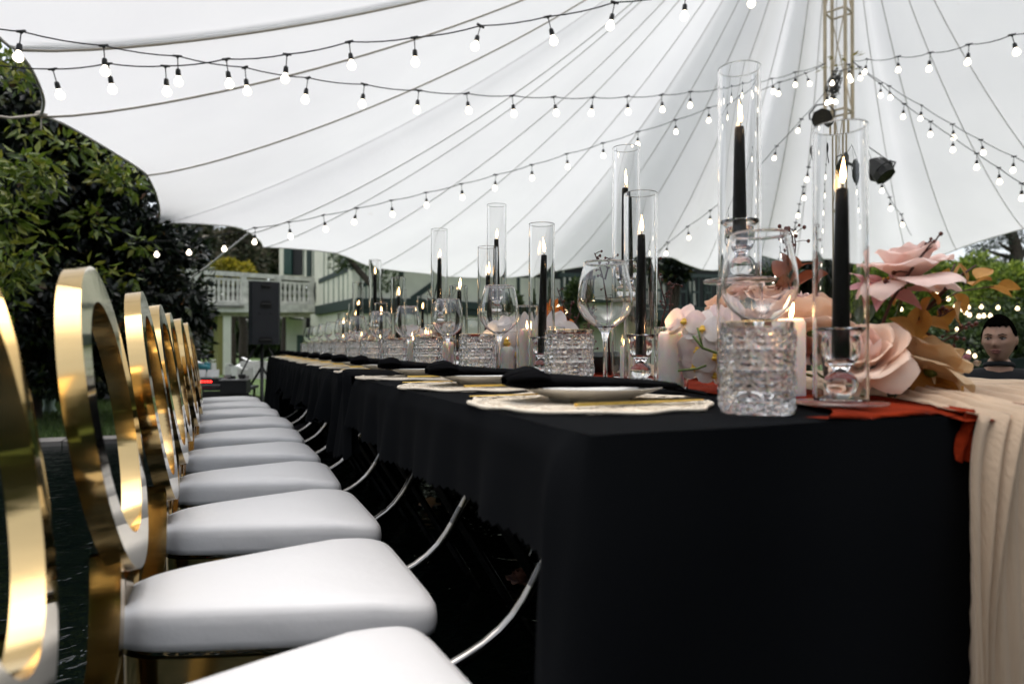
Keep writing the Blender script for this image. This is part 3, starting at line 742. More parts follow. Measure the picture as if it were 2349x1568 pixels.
# background trees behind the balcony (things one can tell apart, loose)
def bg_tree(px, top, bot, z, wpx, lm, label, n=9000, size=.28, nm='leafy_tree', group=None, shell=.45):
    cy_ = (top+bot)/2; rz = (bot-top)/2*z/F; rx = wpx/2*z/F
    b0 = bl(px, cy_, z, rx, rz); base = at(px, HZ, z); base.z = -.06
    tree(base, b0[2]+rz, sub(b0, 14, .42, .85), n, size, lm, label, nm, 'tree', tr=.05*rz+.08, group=group, shell=shell)
bg_tree(450, 430, 720, 34, 190, M['lf_grey'], 'grey olive tree above the left end of the white balcony', 12000, .34)
bg_tree(560, 440, 730, 38, 170, M['lf_grey'], 'grey green tree directly above the middle of the white balcony', 12000, .34)
bg_tree(655, 430, 720, 40, 130, M['lf_mid'], 'darker tree just left of the green shuttered upstairs window', 9000, .34)
bg_tree(535, 594, 650, 27, 90, M['lf_yel'], 'yellow flowering shrub showing over the white balcony rail', 3500, .2, 'flowering_shrub')
# shrubs and trees behind the ground floor, seen between the columns
for px, t_, b_, z, wd, lab in [(470,700,812,55,130,'dark shrub seen left of the balcony column'),(575,706,814,57,170,'dark shrub between the balcony column and the loudspeaker'),(655,706,812,54,120,'dark shrub seen right of the loudspeaker')]:
    bg_tree(px, t_, b_, z, wd, M['lf_mid'], lab, 9000, .36, 'shrub')
# small tree in front of wall B and C
t = empty('bare_tree', (lambda q: Vector((q.x, q.y, -.06)))(at(872,HZ,17)), 'thin crooked half bare tree in front of the cream timbered wall', 'tree')
m = MB(); o0 = t.location
def q_(px, py, z=17): return at(px, py, z) - o0
m.tube([q_(880,880),q_(878,760),q_(872,690),(q_(850,650)),q_(822,620),q_(795,585),q_(775,570)], [.12,.11,.1,.09,.08,.06,.03], 8)
m.tube([q_(872,690),q_(868,650),q_(876,615),q_(890,590)], [.07,.06,.05,.03], 8); m.tube([q_(850,650),q_(858,620),q_(850,590)], [.05,.04,.02], 8)
m.build('trunk', M['bark'], t, angle=None)
V, Fc = leaf_cloud([bl(800,590,17,.28,.2), bl(775,600,17,.2,.25), bl(842,600,17,.2,.2), bl(892,640,17,.3,.3), bl(868,560,17,.4,.2)], 900, .13)
new_obj('crown', np_mesh('crown', V-np.array(o0), Fc, M['lf_mid']), t)
# bushes in front of the house and at the right
bg_tree(1322, 640, 760, 19, 40, M['lf_mid'], 'slim green bush before the cream wall between two candles', 2500, .16, 'shrub')
bg_tree(1178, 650, 760, 19, 50, M['lf_mid'], 'small green bush before the cream wall behind the second wine glass', 2500, .16, 'shrub')
bg_tree(1545, 582, 640, 15.5, 80, M['lf_dark'], 'dark tree top under the tent edge left of the tallest candle', 3000, .18, 'leafy_tree')
bg_tree(1745, 560, 800, 24, 170, M['lf_mid'], 'green tree behind the largest wine glass', 11000, .24)
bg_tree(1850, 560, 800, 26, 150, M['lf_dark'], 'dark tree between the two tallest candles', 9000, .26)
bg_tree(1965, 540, 820, 24, 170, M['lf_mid'], 'green tree behind the nearest tall glass cylinder', 11000, .24)
bg_tree(2080, 560, 830, 21, 170, M['lf_bright'], 'bright green tree behind the upper pink rose', 11000, .22)
bg_tree(2180, 560, 830, 19, 180, M['lf_bright'], 'bright green tree right of the upper pink rose', 13000, .2)
bg_tree(2330, 610, 860, 17, 240, M['lf_bright'], 'bright green tree above the seated man', 15000, .18)
bg_tree(2250, 690, 900, 15.5, 300, M['lf_mid'], 'dark leafy bush directly behind the seated man', 13000, .16, 'shrub')
bg_tree(2420, 640, 880, 16, 200, M['lf_mid'], 'mid green tree at the right edge of the picture', 10000, .18)
# pine with sky showing through at the upper right
pt = empty('pine_tree', (lambda q: Vector((q.x, q.y, -.06)))(at(2330,HZ,28)), 'open branched dark pine against the pale sky at upper right', 'tree')
m = MB(); o0 = pt.location
def q2(px, py, z=28): return at(px, py, z) - o0
m.tube([q2(2330,HZ+45),q2(2332,700),q2(2325,640),q2(2334,580),q2(2320,520),q2(2326,470)], [.4,.34,.3,.24,.18,.1], 8)
pb = []
for px, py in [(2230,600),(2255,570),(2290,555),(2262,620),(2305,600),(2360,575),(2390,610),(2345,545),(2300,530),(2378,640),(2240,640),(2290,650),(2400,560)]:
    m.tube([q2(2330,py+22), q2((px+2330)/2, py+14), q2(px,py)], [.12,.08,.03], 6); pb.append(bl(px, py, 28, .55, .22))
m.build('trunk', M['bark'], pt, angle=None)
V, Fc = leaf_cloud(pb, 3200, .2, 5, 0, .1); new_obj('crown', np_mesh('crown', V-np.array(o0), Fc, M['lf_pine']), pt)
# far belt of woodland round the garden
wb = []
for k in range(150):
    a = math.radians(k*2.4); ad = math.degrees(a) % 360
    front = ad < 78 or ad > 300
    R_ = 62 if front else 19 + 3*math.sin(k*1.3)
    x = R_*math.sin(a); y = R_*math.cos(a)
    h = 5.2 + 1.5*math.sin(k*1.7) + random.uniform(-1,1)
    if 30 < ad < 76: h *= .62
    if not front: h = 7.5 + 1.2*math.sin(k*2.1)
    w_b = 3.2 if front else 1.6
    wb.append((x, y, h*.5-.3, w_b, w_b, h*.62))
V, Fc = leaf_cloud(wb, 130000, .60, 1.8)
tag(new_obj('far_woodland', np_mesh('far_woodland', V, Fc, M['lf_mid'])), 'continuous far belt of woodland beyond the house and garden', 'woodland', kind='stuff')
# dark green screen behind the man
M['screen'] = mat('dark_green_screen_cloth', (.008, .022, .022), .8)
sp0, sp1 = at(2170, HZ, 9.5), at(2480, HZ, 9.0)
m = MB(); m.prism([Vector((sp0.x,sp0.y,-.06)), Vector((sp1.x,sp1.y,-.06)), Vector((sp1.x,sp1.y,.72)), Vector((sp0.x,sp0.y,.66))], (.03,.05,0))
tag(m.build('fabric_screen', M['screen'], smooth=False), 'low dark green screen behind the seated man', 'screen')

# ================================================================== AUDIO GEAR
def q_rot(yaw): return Matrix.Rotation(yaw, 3, 'Z')
M['spk'] = mat('charcoal_speaker', (.014, .017, .023), .6, bump=.3, bscale=300)
sp = at(601, HZ, 7.9); spk = empty('loudspeaker', (sp.x, sp.y, 0), 'tall black loudspeaker raised on a tripod left of the table end', 'loudspeaker')
zt = at(601,648,7.9).z; zb = at(601,790,7.9).z; Rz = q_rot(-TH*.2+.28)
W2, D2 = .145, .16
m = MB(); prof = [(-W2,-D2),(W2,-D2),(W2+.03,-D2+.05),(W2*.7,D2),(-W2*.7,D2),(-W2-.03,-D2+.05)]
m.prism([Rz @ Vector((x, y, zb)) for x, y in prof], (0,0,zt-zb)); m.build('cabinet', M['spk'], spk, smooth=False)
for (zc, hh, ww) in ((zt-.05,.05,.10),(zt-.26,.085,.12),(zb+.05,.07,.15)):
    m = MB(); m.prism([Rz @ Vector((x, -D2-.002, zc+z_)) for x, z_ in [(-ww/2,-hh/2),(ww/2,-hh/2),(ww/2,hh/4),(ww/2-.02,hh/2),(-ww/2+.02,hh/2),(-ww/2,hh/4)]], Rz @ Vector((0,-.006,0)))
    m.build('handle_recess_shade', M['dark'], spk, smooth=False)  # raised dark plate, the recess shade put into its colour
    m = MB(); m.tube([Rz @ Vector((-ww*.4,-D2-.012,zc)), Rz @ Vector((ww*.4,-D2-.012,zc))], .009, 8); m.build('handle', M['black'], spk)
for dx_, dz_ in ((-.06,-.36),(.06,-.36)):
    m = MB(); m.ball(Rz @ Vector((dx_,-D2-.003,zt+dz_)), .008); m.build('screw', M['black'], spk)
stn = empty('speaker_stand', (sp.x, sp.y, 0), 'black tripod stand carrying the loudspeaker', 'stand')
m = MB(); m.tube([(0,0,.1),(0,0,zb)], .02, 10); m.build('pole', M['black'], stn)
for k in range(3):
    a = k*2*PI/3+.5; m = MB(); m.tube([(0,0,.62),(.42*math.cos(a),.42*math.sin(a),-.02)], .014, 8); m.build('leg', M['black'], stn)
    m = MB(); m.tube([(0,0,.25),(.22*math.cos(a),.22*math.sin(a),.30)], .009, 6); m.build('brace', M['black'], stn)
for a_ in (-.22,.2):
    m = MB(); m.tube([(a_*.3,-.03,zb-.02),(a_*.7,-.06,zb-.18),(a_,-.05,zb-.32),(a_*.6,-.1,-.02)], .010, 6); m.build('cable', M['black'], stn)

# mixer table
mp = at(500, HZ, 7.6); mx_t = empty('mixer_table', (mp.x, mp.y, 0), 'low dark folding table carrying the sound mixer', 'table', rz=-.2)
ztb = at(500, 885, 7.6).z
m = MB(); m.box((0,0,ztb-.02),(.78,.5,.03)); m.build('top', M['black'], mx_t, smooth=False)
m = MB(); m.box((0,-.25,ztb-.10),(.74,.01,.12)); m.build('front_panel', M['black'], mx_t, smooth=False)
for sx in (-.35,.35):
    for sy in (-.2,.2): m = MB(); m.tube([(sx,sy,-.05),(sx,sy,ztb-.03)], .014, 8); m.build('leg', M['blackmetal'], mx_t)
M['led'] = emit('red_led', (1, .02, .015), 6)
M['silver'] = mat('silver_panel', (.35,.34,.33), .4, .6)
M['paper'] = mat('white_paper', (.75,.75,.74), .7)
mixr = empty('sound_mixer', (mp.x, mp.y, ztb), 'black sound mixer with a row of lit red lights', 'mixer', rz=-.2)
m = MB(); m.prism([(-.30,-.16,.0),(.14,-.16,.0),(.14,-.16,.06),(.14,.14,.12),(-.30,.14,.12),(-.30,-.16,.06)][:6], (0,0,0.0001)) if False else m.box((-.08,0,.045),(.46,.3,.09)); m.build('case', M['black'], mixr, smooth=False)
for k, x in enumerate((-.13,-.10,-.07,-.04,.085)):
    m = MB(); m.lathe([(.010,0),(.010,.004),(.0,.004)], 12); o = m.build('indicator_light', M['led'], mixr, smooth=False); o.location = (x,-.152,.058); o.rotation_euler = (PI/2,0,0)
for k in range(12):
    m = MB(); m.lathe([(.007,0),(.005,.012),(0,.012)], 8, c=(-.28+k*.033,-.08,.09)); m.build('knob', M['silver'], mixr)
m = MB(); m.box((-.08,-.152,.02),(.44,.004,.018)); m.build('face_strip', M['silver'], mixr, smooth=False)
st_ = empty('paper_stack', (mp.x-.02, mp.y+.05, ztb+.09), 'two white sheets propped on the sound mixer', 'paper', rz=-.2)
for x in (-.17,-.03):
    m = MB(); m.box((x,0,.05),(.125,.006,.085), Matrix.Rotation(-.3,3,'X')); m.build('sheet', M['paper'], st_, smooth=False)
bx = empty('flight_case', at(541,897,7.3), 'small black and silver equipment box right of the sound mixer', 'case', rz=-.2)
m = MB(); m.box((0,0,.05),(.26,.25,.14)); m.build('body', M['black'], bx, smooth=False)
m = MB(); m.box((0,0,.125),(.28,.27,.012)); m.build('lid', M['silver'], bx, smooth=False)
for k in range(6): m = MB(); m.box((random.uniform(-.1,.1),random.uniform(-.08,.08),.145+.02*random.random()),(.06,.05,.03),q_rot(random.random()*3)); m.build('connector', M['silver'] if k%2 else M['black'], bx, smooth=False)
# clutter on the lawn behind the mixer
M['teal'] = mat('teal_plastic', (.01,.20,.25), .5); M['bluegrey'] = mat('blue_grey_cotton', (.16,.20,.27), .85, bump=.4, bscale=40)
m = MB(); m.ball((0,0,0), .095, 16, 10, (1.2,.8,.62)); m.ball((.06,.02,.04), .05, 12, 8, (1,.8,.8)); b_ = m.build('bag', M['teal'], angle=None, loc=at(463,844,9.2)); tag(b_, 'rounded teal bag on the ground left of the balcony column', 'bag')
for (px, py, z, s_, lab) in [(466,846,9.8,.30,'white carton left of the teal bag'),(585,845,11,.40,'larger of two white cartons in front of the loudspeaker stand'),(565,856,10.6,.24,'smaller of two white cartons in front of the loudspeaker stand'),(540,850,13,.3,'white carton just right of the balcony column')]:
    bxx = empty('carton', at(px,py,z)-Vector((0,0,s_*.4)), lab, 'box', rz=random.uniform(-.5,.5))
    m = MB(); m.box((0,0,s_*.35),(s_,s_*.7,s_*.7)); m.build('box_body', M['paper'], bxx, smooth=False)
    m = MB(); m.box((s_*.28,0,s_*.74),(s_*.45,s_*.7,.008),Matrix.Rotation(-.4,3,'Y')); m.build('flap', M['paper'], bxx, smooth=False)
    m = MB(); m.box((-s_*.28,0,s_*.74),(s_*.45,s_*.7,.008),Matrix.Rotation(.5,3,'Y')); m.build('flap', M['paper'], bxx, smooth=False)
# mint green tapered planters under the dark tree
M['mint'] = mat('mint_glazed_urn', (.30,.40,.33), .5, var=.1, vscale=5)
for px, z, lab in [(113,9.2,'taller mint green urn under the dark tree at left'),(76,9.8,'mint green urn half hidden by the second gold chair')]:
    u_ = empty('garden_urn', (lambda q: Vector((q.x,q.y,-.06)))(at(px,HZ,z)), lab, 'urn')
    m = MB(); hh = at(px,822,z).z+.06
    m.lathe([(.07,0),(.09,.05),(.06,.12),(.10,hh*.45),(.17,hh*.7),(.21,hh*.93),(.23,hh),(.20,hh),(.17,hh*.8),(.02,hh*.6)], 28); m.build('bowl', M['mint'], u_)
# pink-mauve cushion and pale stones at the pond edge under the table
M['mauve'] = mat('mauve_fabric', (.30,.26,.33), .85, bump=.5, bscale=30)
m = MB(); m.ball((0,0,0), .17, 20, 12, (1.7,.8,.55)); m.ball((.22,0,.02), .1, 14, 8); tag(m.build('cushion', M['mauve'], angle=None, loc=at(735,985,6.9)), 'crumpled mauve fabric bundle beyond the pond under the table', 'cushion')
m = MB(); m.box((0,0,0),(.5,.3,.16)); tag(m.build('step_block', M['beamst'], smooth=False, loc=at(715,968,7.6)), 'pale stone block at the far pond edge', 'stone')

# ================================================================== PEOPLE
M['skin'] = mat('skin', (.50,.29,.20), .5, sss=.15); M['hair'] = mat('black_hair', (.003,.0025,.002), 1.0, spec=.0, bump=.8, bscale=120, stretch=(1,1,.2))
M['shirtb'] = mat('black_shirt', (.010,.011,.013), .85, bump=.4, bscale=25, bdist=.01); M['shirtw'] = mat('white_shirt', (.62,.64,.66), .85, bump=.4, bscale=25, bdist=.01)
M['trous'] = mat('dark_trousers', (.010,.010,.012), .85); M['eye'] = mat('eye_dark', (.006,.004,.004), .2); M['lip'] = mat('lips', (.27,.10,.08), .45); M['eyew'] = mat('eye_white', (.55,.52,.5), .3)
M['shoe'] = mat('black_shoe', (.01,.01,.01), .4)
def skin_mesh(name, pts, edges, radii, m, parent, sub_=2):
    me = bpy.data.meshes.new(name); me.from_pydata(pts, edges, []); me.materials.append(m)
    o = new_obj(name, me, parent); md = o.modifiers.new('skin', 'SKIN'); sv = me.skin_vertices[0].data if me.skin_vertices else None
    if sv is None:
        bpy.context.view_layer.objects.active = o; o.select_set(True); bpy.ops.mesh.customdata_skin_add(); sv = me.skin_vertices[0].data; o.select_set(False)
    for i, r in enumerate(radii): sv[i].radius = (r, r) if not isinstance(r, tuple) else r
    sv[0].use_root = True
    s2 = o.modifiers.new('sub', 'SUBSURF'); s2.levels = sub_; s2.render_levels = sub_
    return o
def bake(o):
    """turn the modifier result into plain mesh data"""
    bpy.context.view_layer.update(); dg = bpy.context.evaluated_depsgraph_get()
    me = bpy.data.meshes.new_from_object(o.evaluated_get(dg)); me.name = o.name; o.modifiers.clear(); o.data = me
    me.polygons.foreach_set('use_smooth', [True]*len(me.polygons)); return o
def head_mesh(c, R):
    """face looks along -Y before R turns it; half height .118"""
    nu, nv = 56, 44; P_ = []
    for j in range(nv+1):
        t = -PI/2 + PI*j/nv; row = []
        for i in range(nu+1):
            a = 2*PI*i/nu; x = math.cos(t)*math.sin(a); y = -math.cos(t)*math.cos(a); z = math.sin(t)
            X, Y, Z = x*.072, y*.090, z*.118
            if z < 0: X *= 1 - .30*(-z)**1.5; 
            if y > 0: Y *= 1.04
            if y < 0 and z < -.1: Y += .012*(-z)                     # face narrows to the chin
            def g(cx, cz, sx, sz): return math.exp(-((X-cx)/sx)**2 - ((Z-cz)/sz)**2) if y < 0 else 0
            Y -= .021*g(0,-.018,.011,.014) + .011*g(0,.005,.008,.022) + .007*g(.012,-.022,.007,.006) + .007*g(-.012,-.022,.007,.006)
            Y += .008*g(.031,.012,.017,.012) + .008*g(-.031,.012,.017,.012)
            Y -= .006*g(0,-.052,.020,.010) + .007*g(0,-.085,.02,.014) + .005*g(0,.030,.045,.010)
            Y -= .005*g(.042,-.015,.018,.018) + .005*g(-.042,-.015,.018,.018)
            row.append(R @ Vector((X, Y, Z)) + c)
        P_.append(row)
    return P_
def make_person(name, base, yaw, head_yaw, head_pitch, shirt, label, hip=.34, lean=.10, scale=1.0):
    t = empty(name, base, label, 'person', rz=yaw)
    # seated: hips at hip, facing -Y
    H = hip; sh = H+.475; nk = H+.525; hd = Vector((0,-lean-.035,H+.662))
    L = -lean
    body_pts = [(0,0,H),(0,L*.4,H+.16),(0,L*.8,H+.33),(0,L,sh-.02),(0,L-.005,nk),(0,L-.02,nk+.07)]
    ed = [(0,1),(1,2),(2,3),(3,4),(4,5)]; rad = [(.12,.09),(.11,.085),(.115,.085),(.075,.055),(.050,.050),(.050,.050)]
    for s in (-1, 1):
        b0 = len(body_pts)
        body_pts += [(s*.165,L,sh-.035),(s*.215,L-.03,sh-.17),(s*.235,L-.07,sh-.29),(s*.20,L-.22,sh-.40),(s*.15,L-.36,sh-.42),(s*.14,L-.40,sh-.425)]
        rad += [.050,.044,.038,.034,.024,.028]; ed += [(3,b0)]+[(b0+k,b0+k+1) for k in range(5)]
        f0 = len(body_pts)                                       # five fingers
        hx, hy, hz = s*.135, L-.43, sh-.43
        for k, (dx, ln) in enumerate(((-.03,.07),(-.011,.082),(.009,.076),(.027,.06))):
            body_pts += [(hx+dx,hy-.01,hz),(hx+dx*1.15,hy-.01-ln*.55,hz-.012),(hx+dx*1.2,hy-.01-ln*.8,hz-.04)]; rad += [.010,.0085,.007]
            q = f0+3*k; ed += [(b0+5,q),(q,q+1),(q+1,q+2)]
        q = len(body_pts); body_pts += [(hx-s*.045,hy+.0,hz-.01),(hx-s*.055,hy-.035,hz-.02)]; rad += [.011,.008]; ed += [(b0+5,q),(q,q+1)]
        b1 = len(body_pts)
        body_pts += [(s*.10,-.02,H-.02),(s*.14,-.40,H+.02),(s*.13,-.42,max(.07,H-.36)),(s*.13,-.52,max(.03,H-.40))]; rad += [.085,.062,.042,.035]
        ed += [(0,b1),(b1,b1+1),(b1+1,b1+2),(b1+2,b1+3)]
    bo = bake(skin_mesh('body_tmp', [Vector(p) for p in body_pts], ed, rad, M['skin'], None, 1))
    Rh = Matrix.Rotation(head_yaw,3,'Z') @ Matrix.Rotation(head_pitch,3,'X')
    m = MB(); m.grid(head_mesh(hd, Rh)); 
    for s in (-1, 1): m.ball(Rh @ Vector((s*.072,.008,.0)) + hd, .027, 12, 8, (.35,.6,1))
    hm_ = m.mesh('h', M['skin']); bm = bmesh.new(); bm.from_mesh(bo.data); bm.from_mesh(hm_); me = bpy.data.meshes.new('body'); bm.to_mesh(me); bm.free(); me.materials.append(M['skin'])
    bpy.data.objects.remove(bo); body = new_obj('body', me, t)
    rm = body.modifiers.new('remesh', 'REMESH'); rm.mode = 'VOXEL'; rm.voxel_size = .0055; rm.use_smooth_shade = True; bake(body)
    # face details
    fc = lambda x, y, z: Rh @ Vector((x, y, z)) + hd
    for s in (-1, 1):
        m = MB(); m.ball(fc(s*.030,-.0775,.010), .0105, 12, 8, (1.2,.5,.42)); m.build('eye', M['eyew'], body, angle=None)
        m = MB(); m.ball(fc(s*.030-.002,-.0825,.010), .0058, 10, 6, (1,.4,.72)); m.build('iris', M['eye'], body, angle=None)
        m = MB(); m.tube([fc(s*.013,-.0905,.029), fc(s*.030,-.090,.034), fc(s*.048,-.080,.029)], [.0018,.0030,.0014], 6); m.build('eyebrow', M['hair'], body, angle=None)
        m = MB(); m.tube([fc(s*.017,-.086,.015), fc(s*.030,-.086,.019), fc(s*.045,-.078,.014)], .0022, 6); m.build('eyelid', M['hair'], body, angle=None)
    m = MB(); m.tube([fc(-.022,-.081,-.052), fc(-.008,-.0885,-.049), fc(.008,-.0885,-.049), fc(.022,-.081,-.052)], [.003,.0055,.0055,.003], 8)
    m.tube([fc(-.018,-.081,-.059), fc(0,-.088,-.061), fc(.018,-.081,-.059)], [.003,.006,.003], 8); m.build('lips', M['lip'], body, angle=None)
    # hair: cap with uneven fringe
    m = MB(); P_ = []
    for j in range(15):
        row = []
        for i in range(41):
            a = 2*PI*i/40; f = -math.cos(a)                        # +1 back, -1 front
            lo = .62 if f < -.5 else (.62 - .95*min(1,(f+.5)/.8)) 
            lo += .06*math.sin(a*13)+.04*math.sin(a*29)
            tt = lo + (PI/2-lo)*j/14; x = math.cos(tt)*math.sin(a); y = -math.cos(tt)*math.cos(a); z = math.sin(tt)
            k_ = 1.045 + .025*math.sin(a*11+j)*math.cos(tt)
            row.append(Rh @ Vector((x*.0755*k_, y*.096*k_, z*.118*(1.13+.025*math.sin(a*9+j)))) + hd)
        P_.append(row)
    m.grid(P_); ho = m.build('hair', M['hair'], t, angle=None); sd = ho.modifiers.new('s','SOLIDIFY'); sd.thickness = .012; sd.offset = -1
    # clothing
    sp_ = [(0,0,H-.02),(0,L*.4,H+.16),(0,L*.8,H+.33),(0,L-.006,sh+.004),(0,L-.003,nk+.004)]; se = [(0,1),(1,2),(2,3),(3,4)]; sr = [(.15,.12),(.145,.12),(.170,.130),(.150,.112),(.085,.078)]
    for s in (-1, 1):
        b0 = len(sp_); sp_ += [(s*.172,L,sh-.03),(s*.222,L-.03,sh-.17),(s*.24,L-.07,sh-.29),(s*.20,L-.22,sh-.40),(s*.16,L-.33,sh-.418)]; sr += [.075,.062,.056,.050,.040]; se += [(3,b0)]+[(b0+k,b0+k+1) for k in range(4)]
    so = bake(skin_mesh('shirt', [Vector(p) for p in sp_], se, sr, shirt, t, 2))
    m = MB(); m.tube([(.058*math.sin(a), L-.004-.056*math.cos(a), nk+.008+.010*math.cos(a)) for a in [k*2*PI/16 for k in range(16)]], .013, 8, closed=True); m.build('collar', shirt, t, angle=None)
    tp = [(0,0,H)]; te = []; tr_ = [(.14,.115)]
    for s in (-1, 1):
        b0 = len(tp); tp += [(s*.10,-.02,H-.02),(s*.14,-.40,H+.02),(s*.13,-.42,max(.10,H-.30))]; tr_ += [.105,.08,.062]; te += [(0,b0),(b0,b0+1),(b0+1,b0+2)]
    bake(skin_mesh('trousers', [Vector(p) for p in tp], te, tr_, M['trous'], t, 2))
    for s in (-1, 1): m = MB(); m.ball((s*.13,-.50,.03), .055, 14, 8, (.85,2.0,.8)); m.build('shoe', M['shoe'], t, angle=None)
    t.scale = (scale,)*3; return t
pm = at(2284, HZ, 3.35)
def seat_block(p, yaw, h, label):
    s_ = empty('low_stool', (p.x, p.y, 0), label, 'stool', rz=yaw)
    m = MB(); m.lathe([(.17,h-.03),(.18,h-.02),(.18,h),(.0,h)], 28); m.build('seat', M['black'], s_)
    for k in range(4): a = PI/4+k*PI/2; m = MB(); m.tube([(.12*math.cos(a),.12*math.sin(a),h-.02),(.16*math.cos(a),.16*math.sin(a),0)], .012, 8); m.build('leg', M['blackmetal'], s_)
make_person('person', (pm.x+.02, pm.y, 0), math.radians(-56), math.radians(-12), math.radians(2), M["shirtb"], 'young man with short black hair in a black shirt seated behind the runner', hip=.285, lean=.06, scale=.93)
seat_block(pm, 0, .14, 'low black stool under the man in black')
p2 = at(2455, HZ, 3.0)
make_person('person', (p2.x, p2.y, 0), math.radians(-50), 0, 0, M['shirtw'], 'person in a white shirt cut off by the right edge of the frame', hip=.17, lean=.2)
seat_block(p2, 0, .07, 'low black stool under the person in white')
# ================================================================== CHAIRS
def make_chair():
    t = empty('gold_chair', (0,0,0))
    # seat cushion: X from rear (-.135) to front (.275); wider at the front
    def half(x): # half width along Y
        s = (x+.152)/.44; return .080 + .137*min(1, max(0,s))**.85
    n, k = 26, 30; P_ = []
    def ring_pt(a):
        ca, sa = math.cos(a), math.sin(a); e = .24
        x = .075 + .227*math.copysign(abs(ca)**e, ca); y = half(x)*math.copysign(abs(sa)**e, sa); return x, y
    NA = 72; rows = []
    prof = [(.0,.408),(.955,.408),(.99,.412),(1.0,.423),(1.0,.445),(.992,.458),(.965,.4675),(.90,.4730),(.76,.4760),(.5,.4780),(.25,.4790),(.001,.4793)]
    for r, z in prof[1:]:
        row = []
        for i in range(NA+1):
            x, y = ring_pt(2*PI*i/NA); xx = .075+(x-.075)*r; yy = y*r
            zz = z
            if z > .44: zz -= .018*max(0, (x-.20)/.08)*r*r*.6 + .003*max(0,(-x-.06)/.08)*r*r
            row.append((xx, yy, zz))
        rows.append(row)
    m = MB(); m.grid(rows); m.build('seat_cushion', M['vinyl'], t, angle=None)
    # gold frame under the cushion
    m = MB(); fr = []
    for (r, z) in [(.96,.345),(.965,.400),(.90,.400),(.90,.345)]:
        fr.append([( .075+(ring_pt(2*PI*i/NA)[0]-.075)*r, ring_pt(2*PI*i/NA)[1]*r, z) for i in range(NA+1)])
    fr.append(fr[0]); m.grid(fr); m.build('seat_frame', M['gold'], t, angle=30)
    # oval back: rectangular section ring, leaning back
    C0 = Vector((-.172,0,.740)); HH, HWd = .232, .208; lean = math.atan2(.072, .46)
    up = Vector((-math.sin(lean),0,math.cos(lean))); nx = Vector((math.cos(lean),0,math.sin(lean))); ya = Vector((0,1,0))
    NR = 88; wR = .054; th = .030
    def rp(a, inset, x): 
        return C0 + ya*((HWd-inset)*math.cos(a)) + up*((HH-inset)*math.sin(a)) + nx*x
    m = MB()
    sec = [(0,-th/2),(0,th/2),(wR,th/2),(wR,-th/2)]
    for si in range(4):
        a_, b_ = sec[si], sec[(si+1)%4]; m.cm = 0 if si in (0, 2) else 1
        m.grid([[rp(2*PI*i/NR, a_[0], a_[1]) for i in range(NR+1)], [rp(2*PI*i/NR, b_[0], b_[1]) for i in range(NR+1)]])
    o = m.build('back_ring', [M['gold'], M['pale_reflection']], t, angle=25)
    # rear legs rise as flat tapered uprights to clasp the ring
    for s in (-1, 1):
        m = MB()
        pts = [(-.235,.0,.030),(-.185,.22,.034),(-.158,.42,.036),(-.156,.50,.034),(-.158,.560,.014)]
        yy = [s*.165, s*.135, s*.108, s*.104, s*.104]; G_ = []
        for (x, z, w2), y in zip(pts, yy):
            G_.append([(x-.019,y-w2/1.6,z),(x+.019,y-w2/1.6,z),(x+.019,y+w2/1.6,z),(x-.019,y+w2/1.6,z),(x-.019,y-w2/1.6,z)])
        m.grid(G_); m.cm = 0; m.build('rear_leg', M['gold'], t, angle=30)
        m = MB(); G_ = []
        for x, z, w2 in ((.262,.0,.026),(.250,.2,.032),(.238,.36,.036)):
            G_.append([(x-.018,s*.165-w2/2,z),(x+.018,s*.165-w2/2,z),(x+.018,s*.165+w2/2,z),(x-.018,s*.165+w2/2,z),(x-.018,s*.165-w2/2,z)])
        m.grid(G_); m.build('front_leg', M['gold'], t, angle=30)
    m = MB(); m.box((-.150,0,.480),(.018,.09,.05)); m.build('back_bracket', M['gold'], t, smooth=False)
    return t
ch0 = make_chair()
NCH = 10
CHY = [.735, 1.205, 1.70, 2.19, 2.70, 3.20, 3.76, 4.36, 4.90, 5.46]; CHX = [-.03, -.002, .014, .008, -.004, 0, -.004, -.03, -.055, -.09]
for k in range(NCH):
    c = ch0 if k == 0 else copy_tree(ch0)
    c.location = (CHX[k], CHY[k], 0); c.rotation_euler = (0,0,random.uniform(-.03,.03) + (.10 if k == 0 else 0))
    for q in c.children:
        if q.name.startswith('seat_cushion'): q.scale = (1+random.uniform(-.012,.012), 1+random.uniform(-.03,.02), 1); q.rotation_euler = (random.uniform(-.006,.006), random.uniform(-.008,.008), random.uniform(-.02,.02))
    lab = ('gold oval backed chair with white seat, nearest the camera and cut by the left edge' if k == 0 else
           'gold oval backed chair with white seat, %s from the camera' % (ORD[k] if k < NCH-1 else 'farthest'))
    tag(c, lab, 'chair', 'gold chairs in a row along the table')

# ================================================================== TABLE
TX0, TX1, TY0, TY1, TZ = .36, 1.98, .645, 7.3, .75
M['board'] = mat('table_board', (.12,.08,.05), .6)
tables = []
TYS = [TY0+.01, 2.45, 4.25, 6.05, TY1-.01]
for k in range(4):
    t = empty('folding_table', ((TX0+TX1)/2, TYS[k], 0), 'folding table hidden under black cloth, %s of the joined tables' % ORD[k], 'table', 'folding tables joined end to end')
    ln = TYS[k+1]-TYS[k]-.004
    m = MB(); m.box((0, ln/2, TZ-.03),(TX1-TX0-.02, ln, .03)); m.build('table_top', M['board'], t, smooth=False)
    tables.append(t)
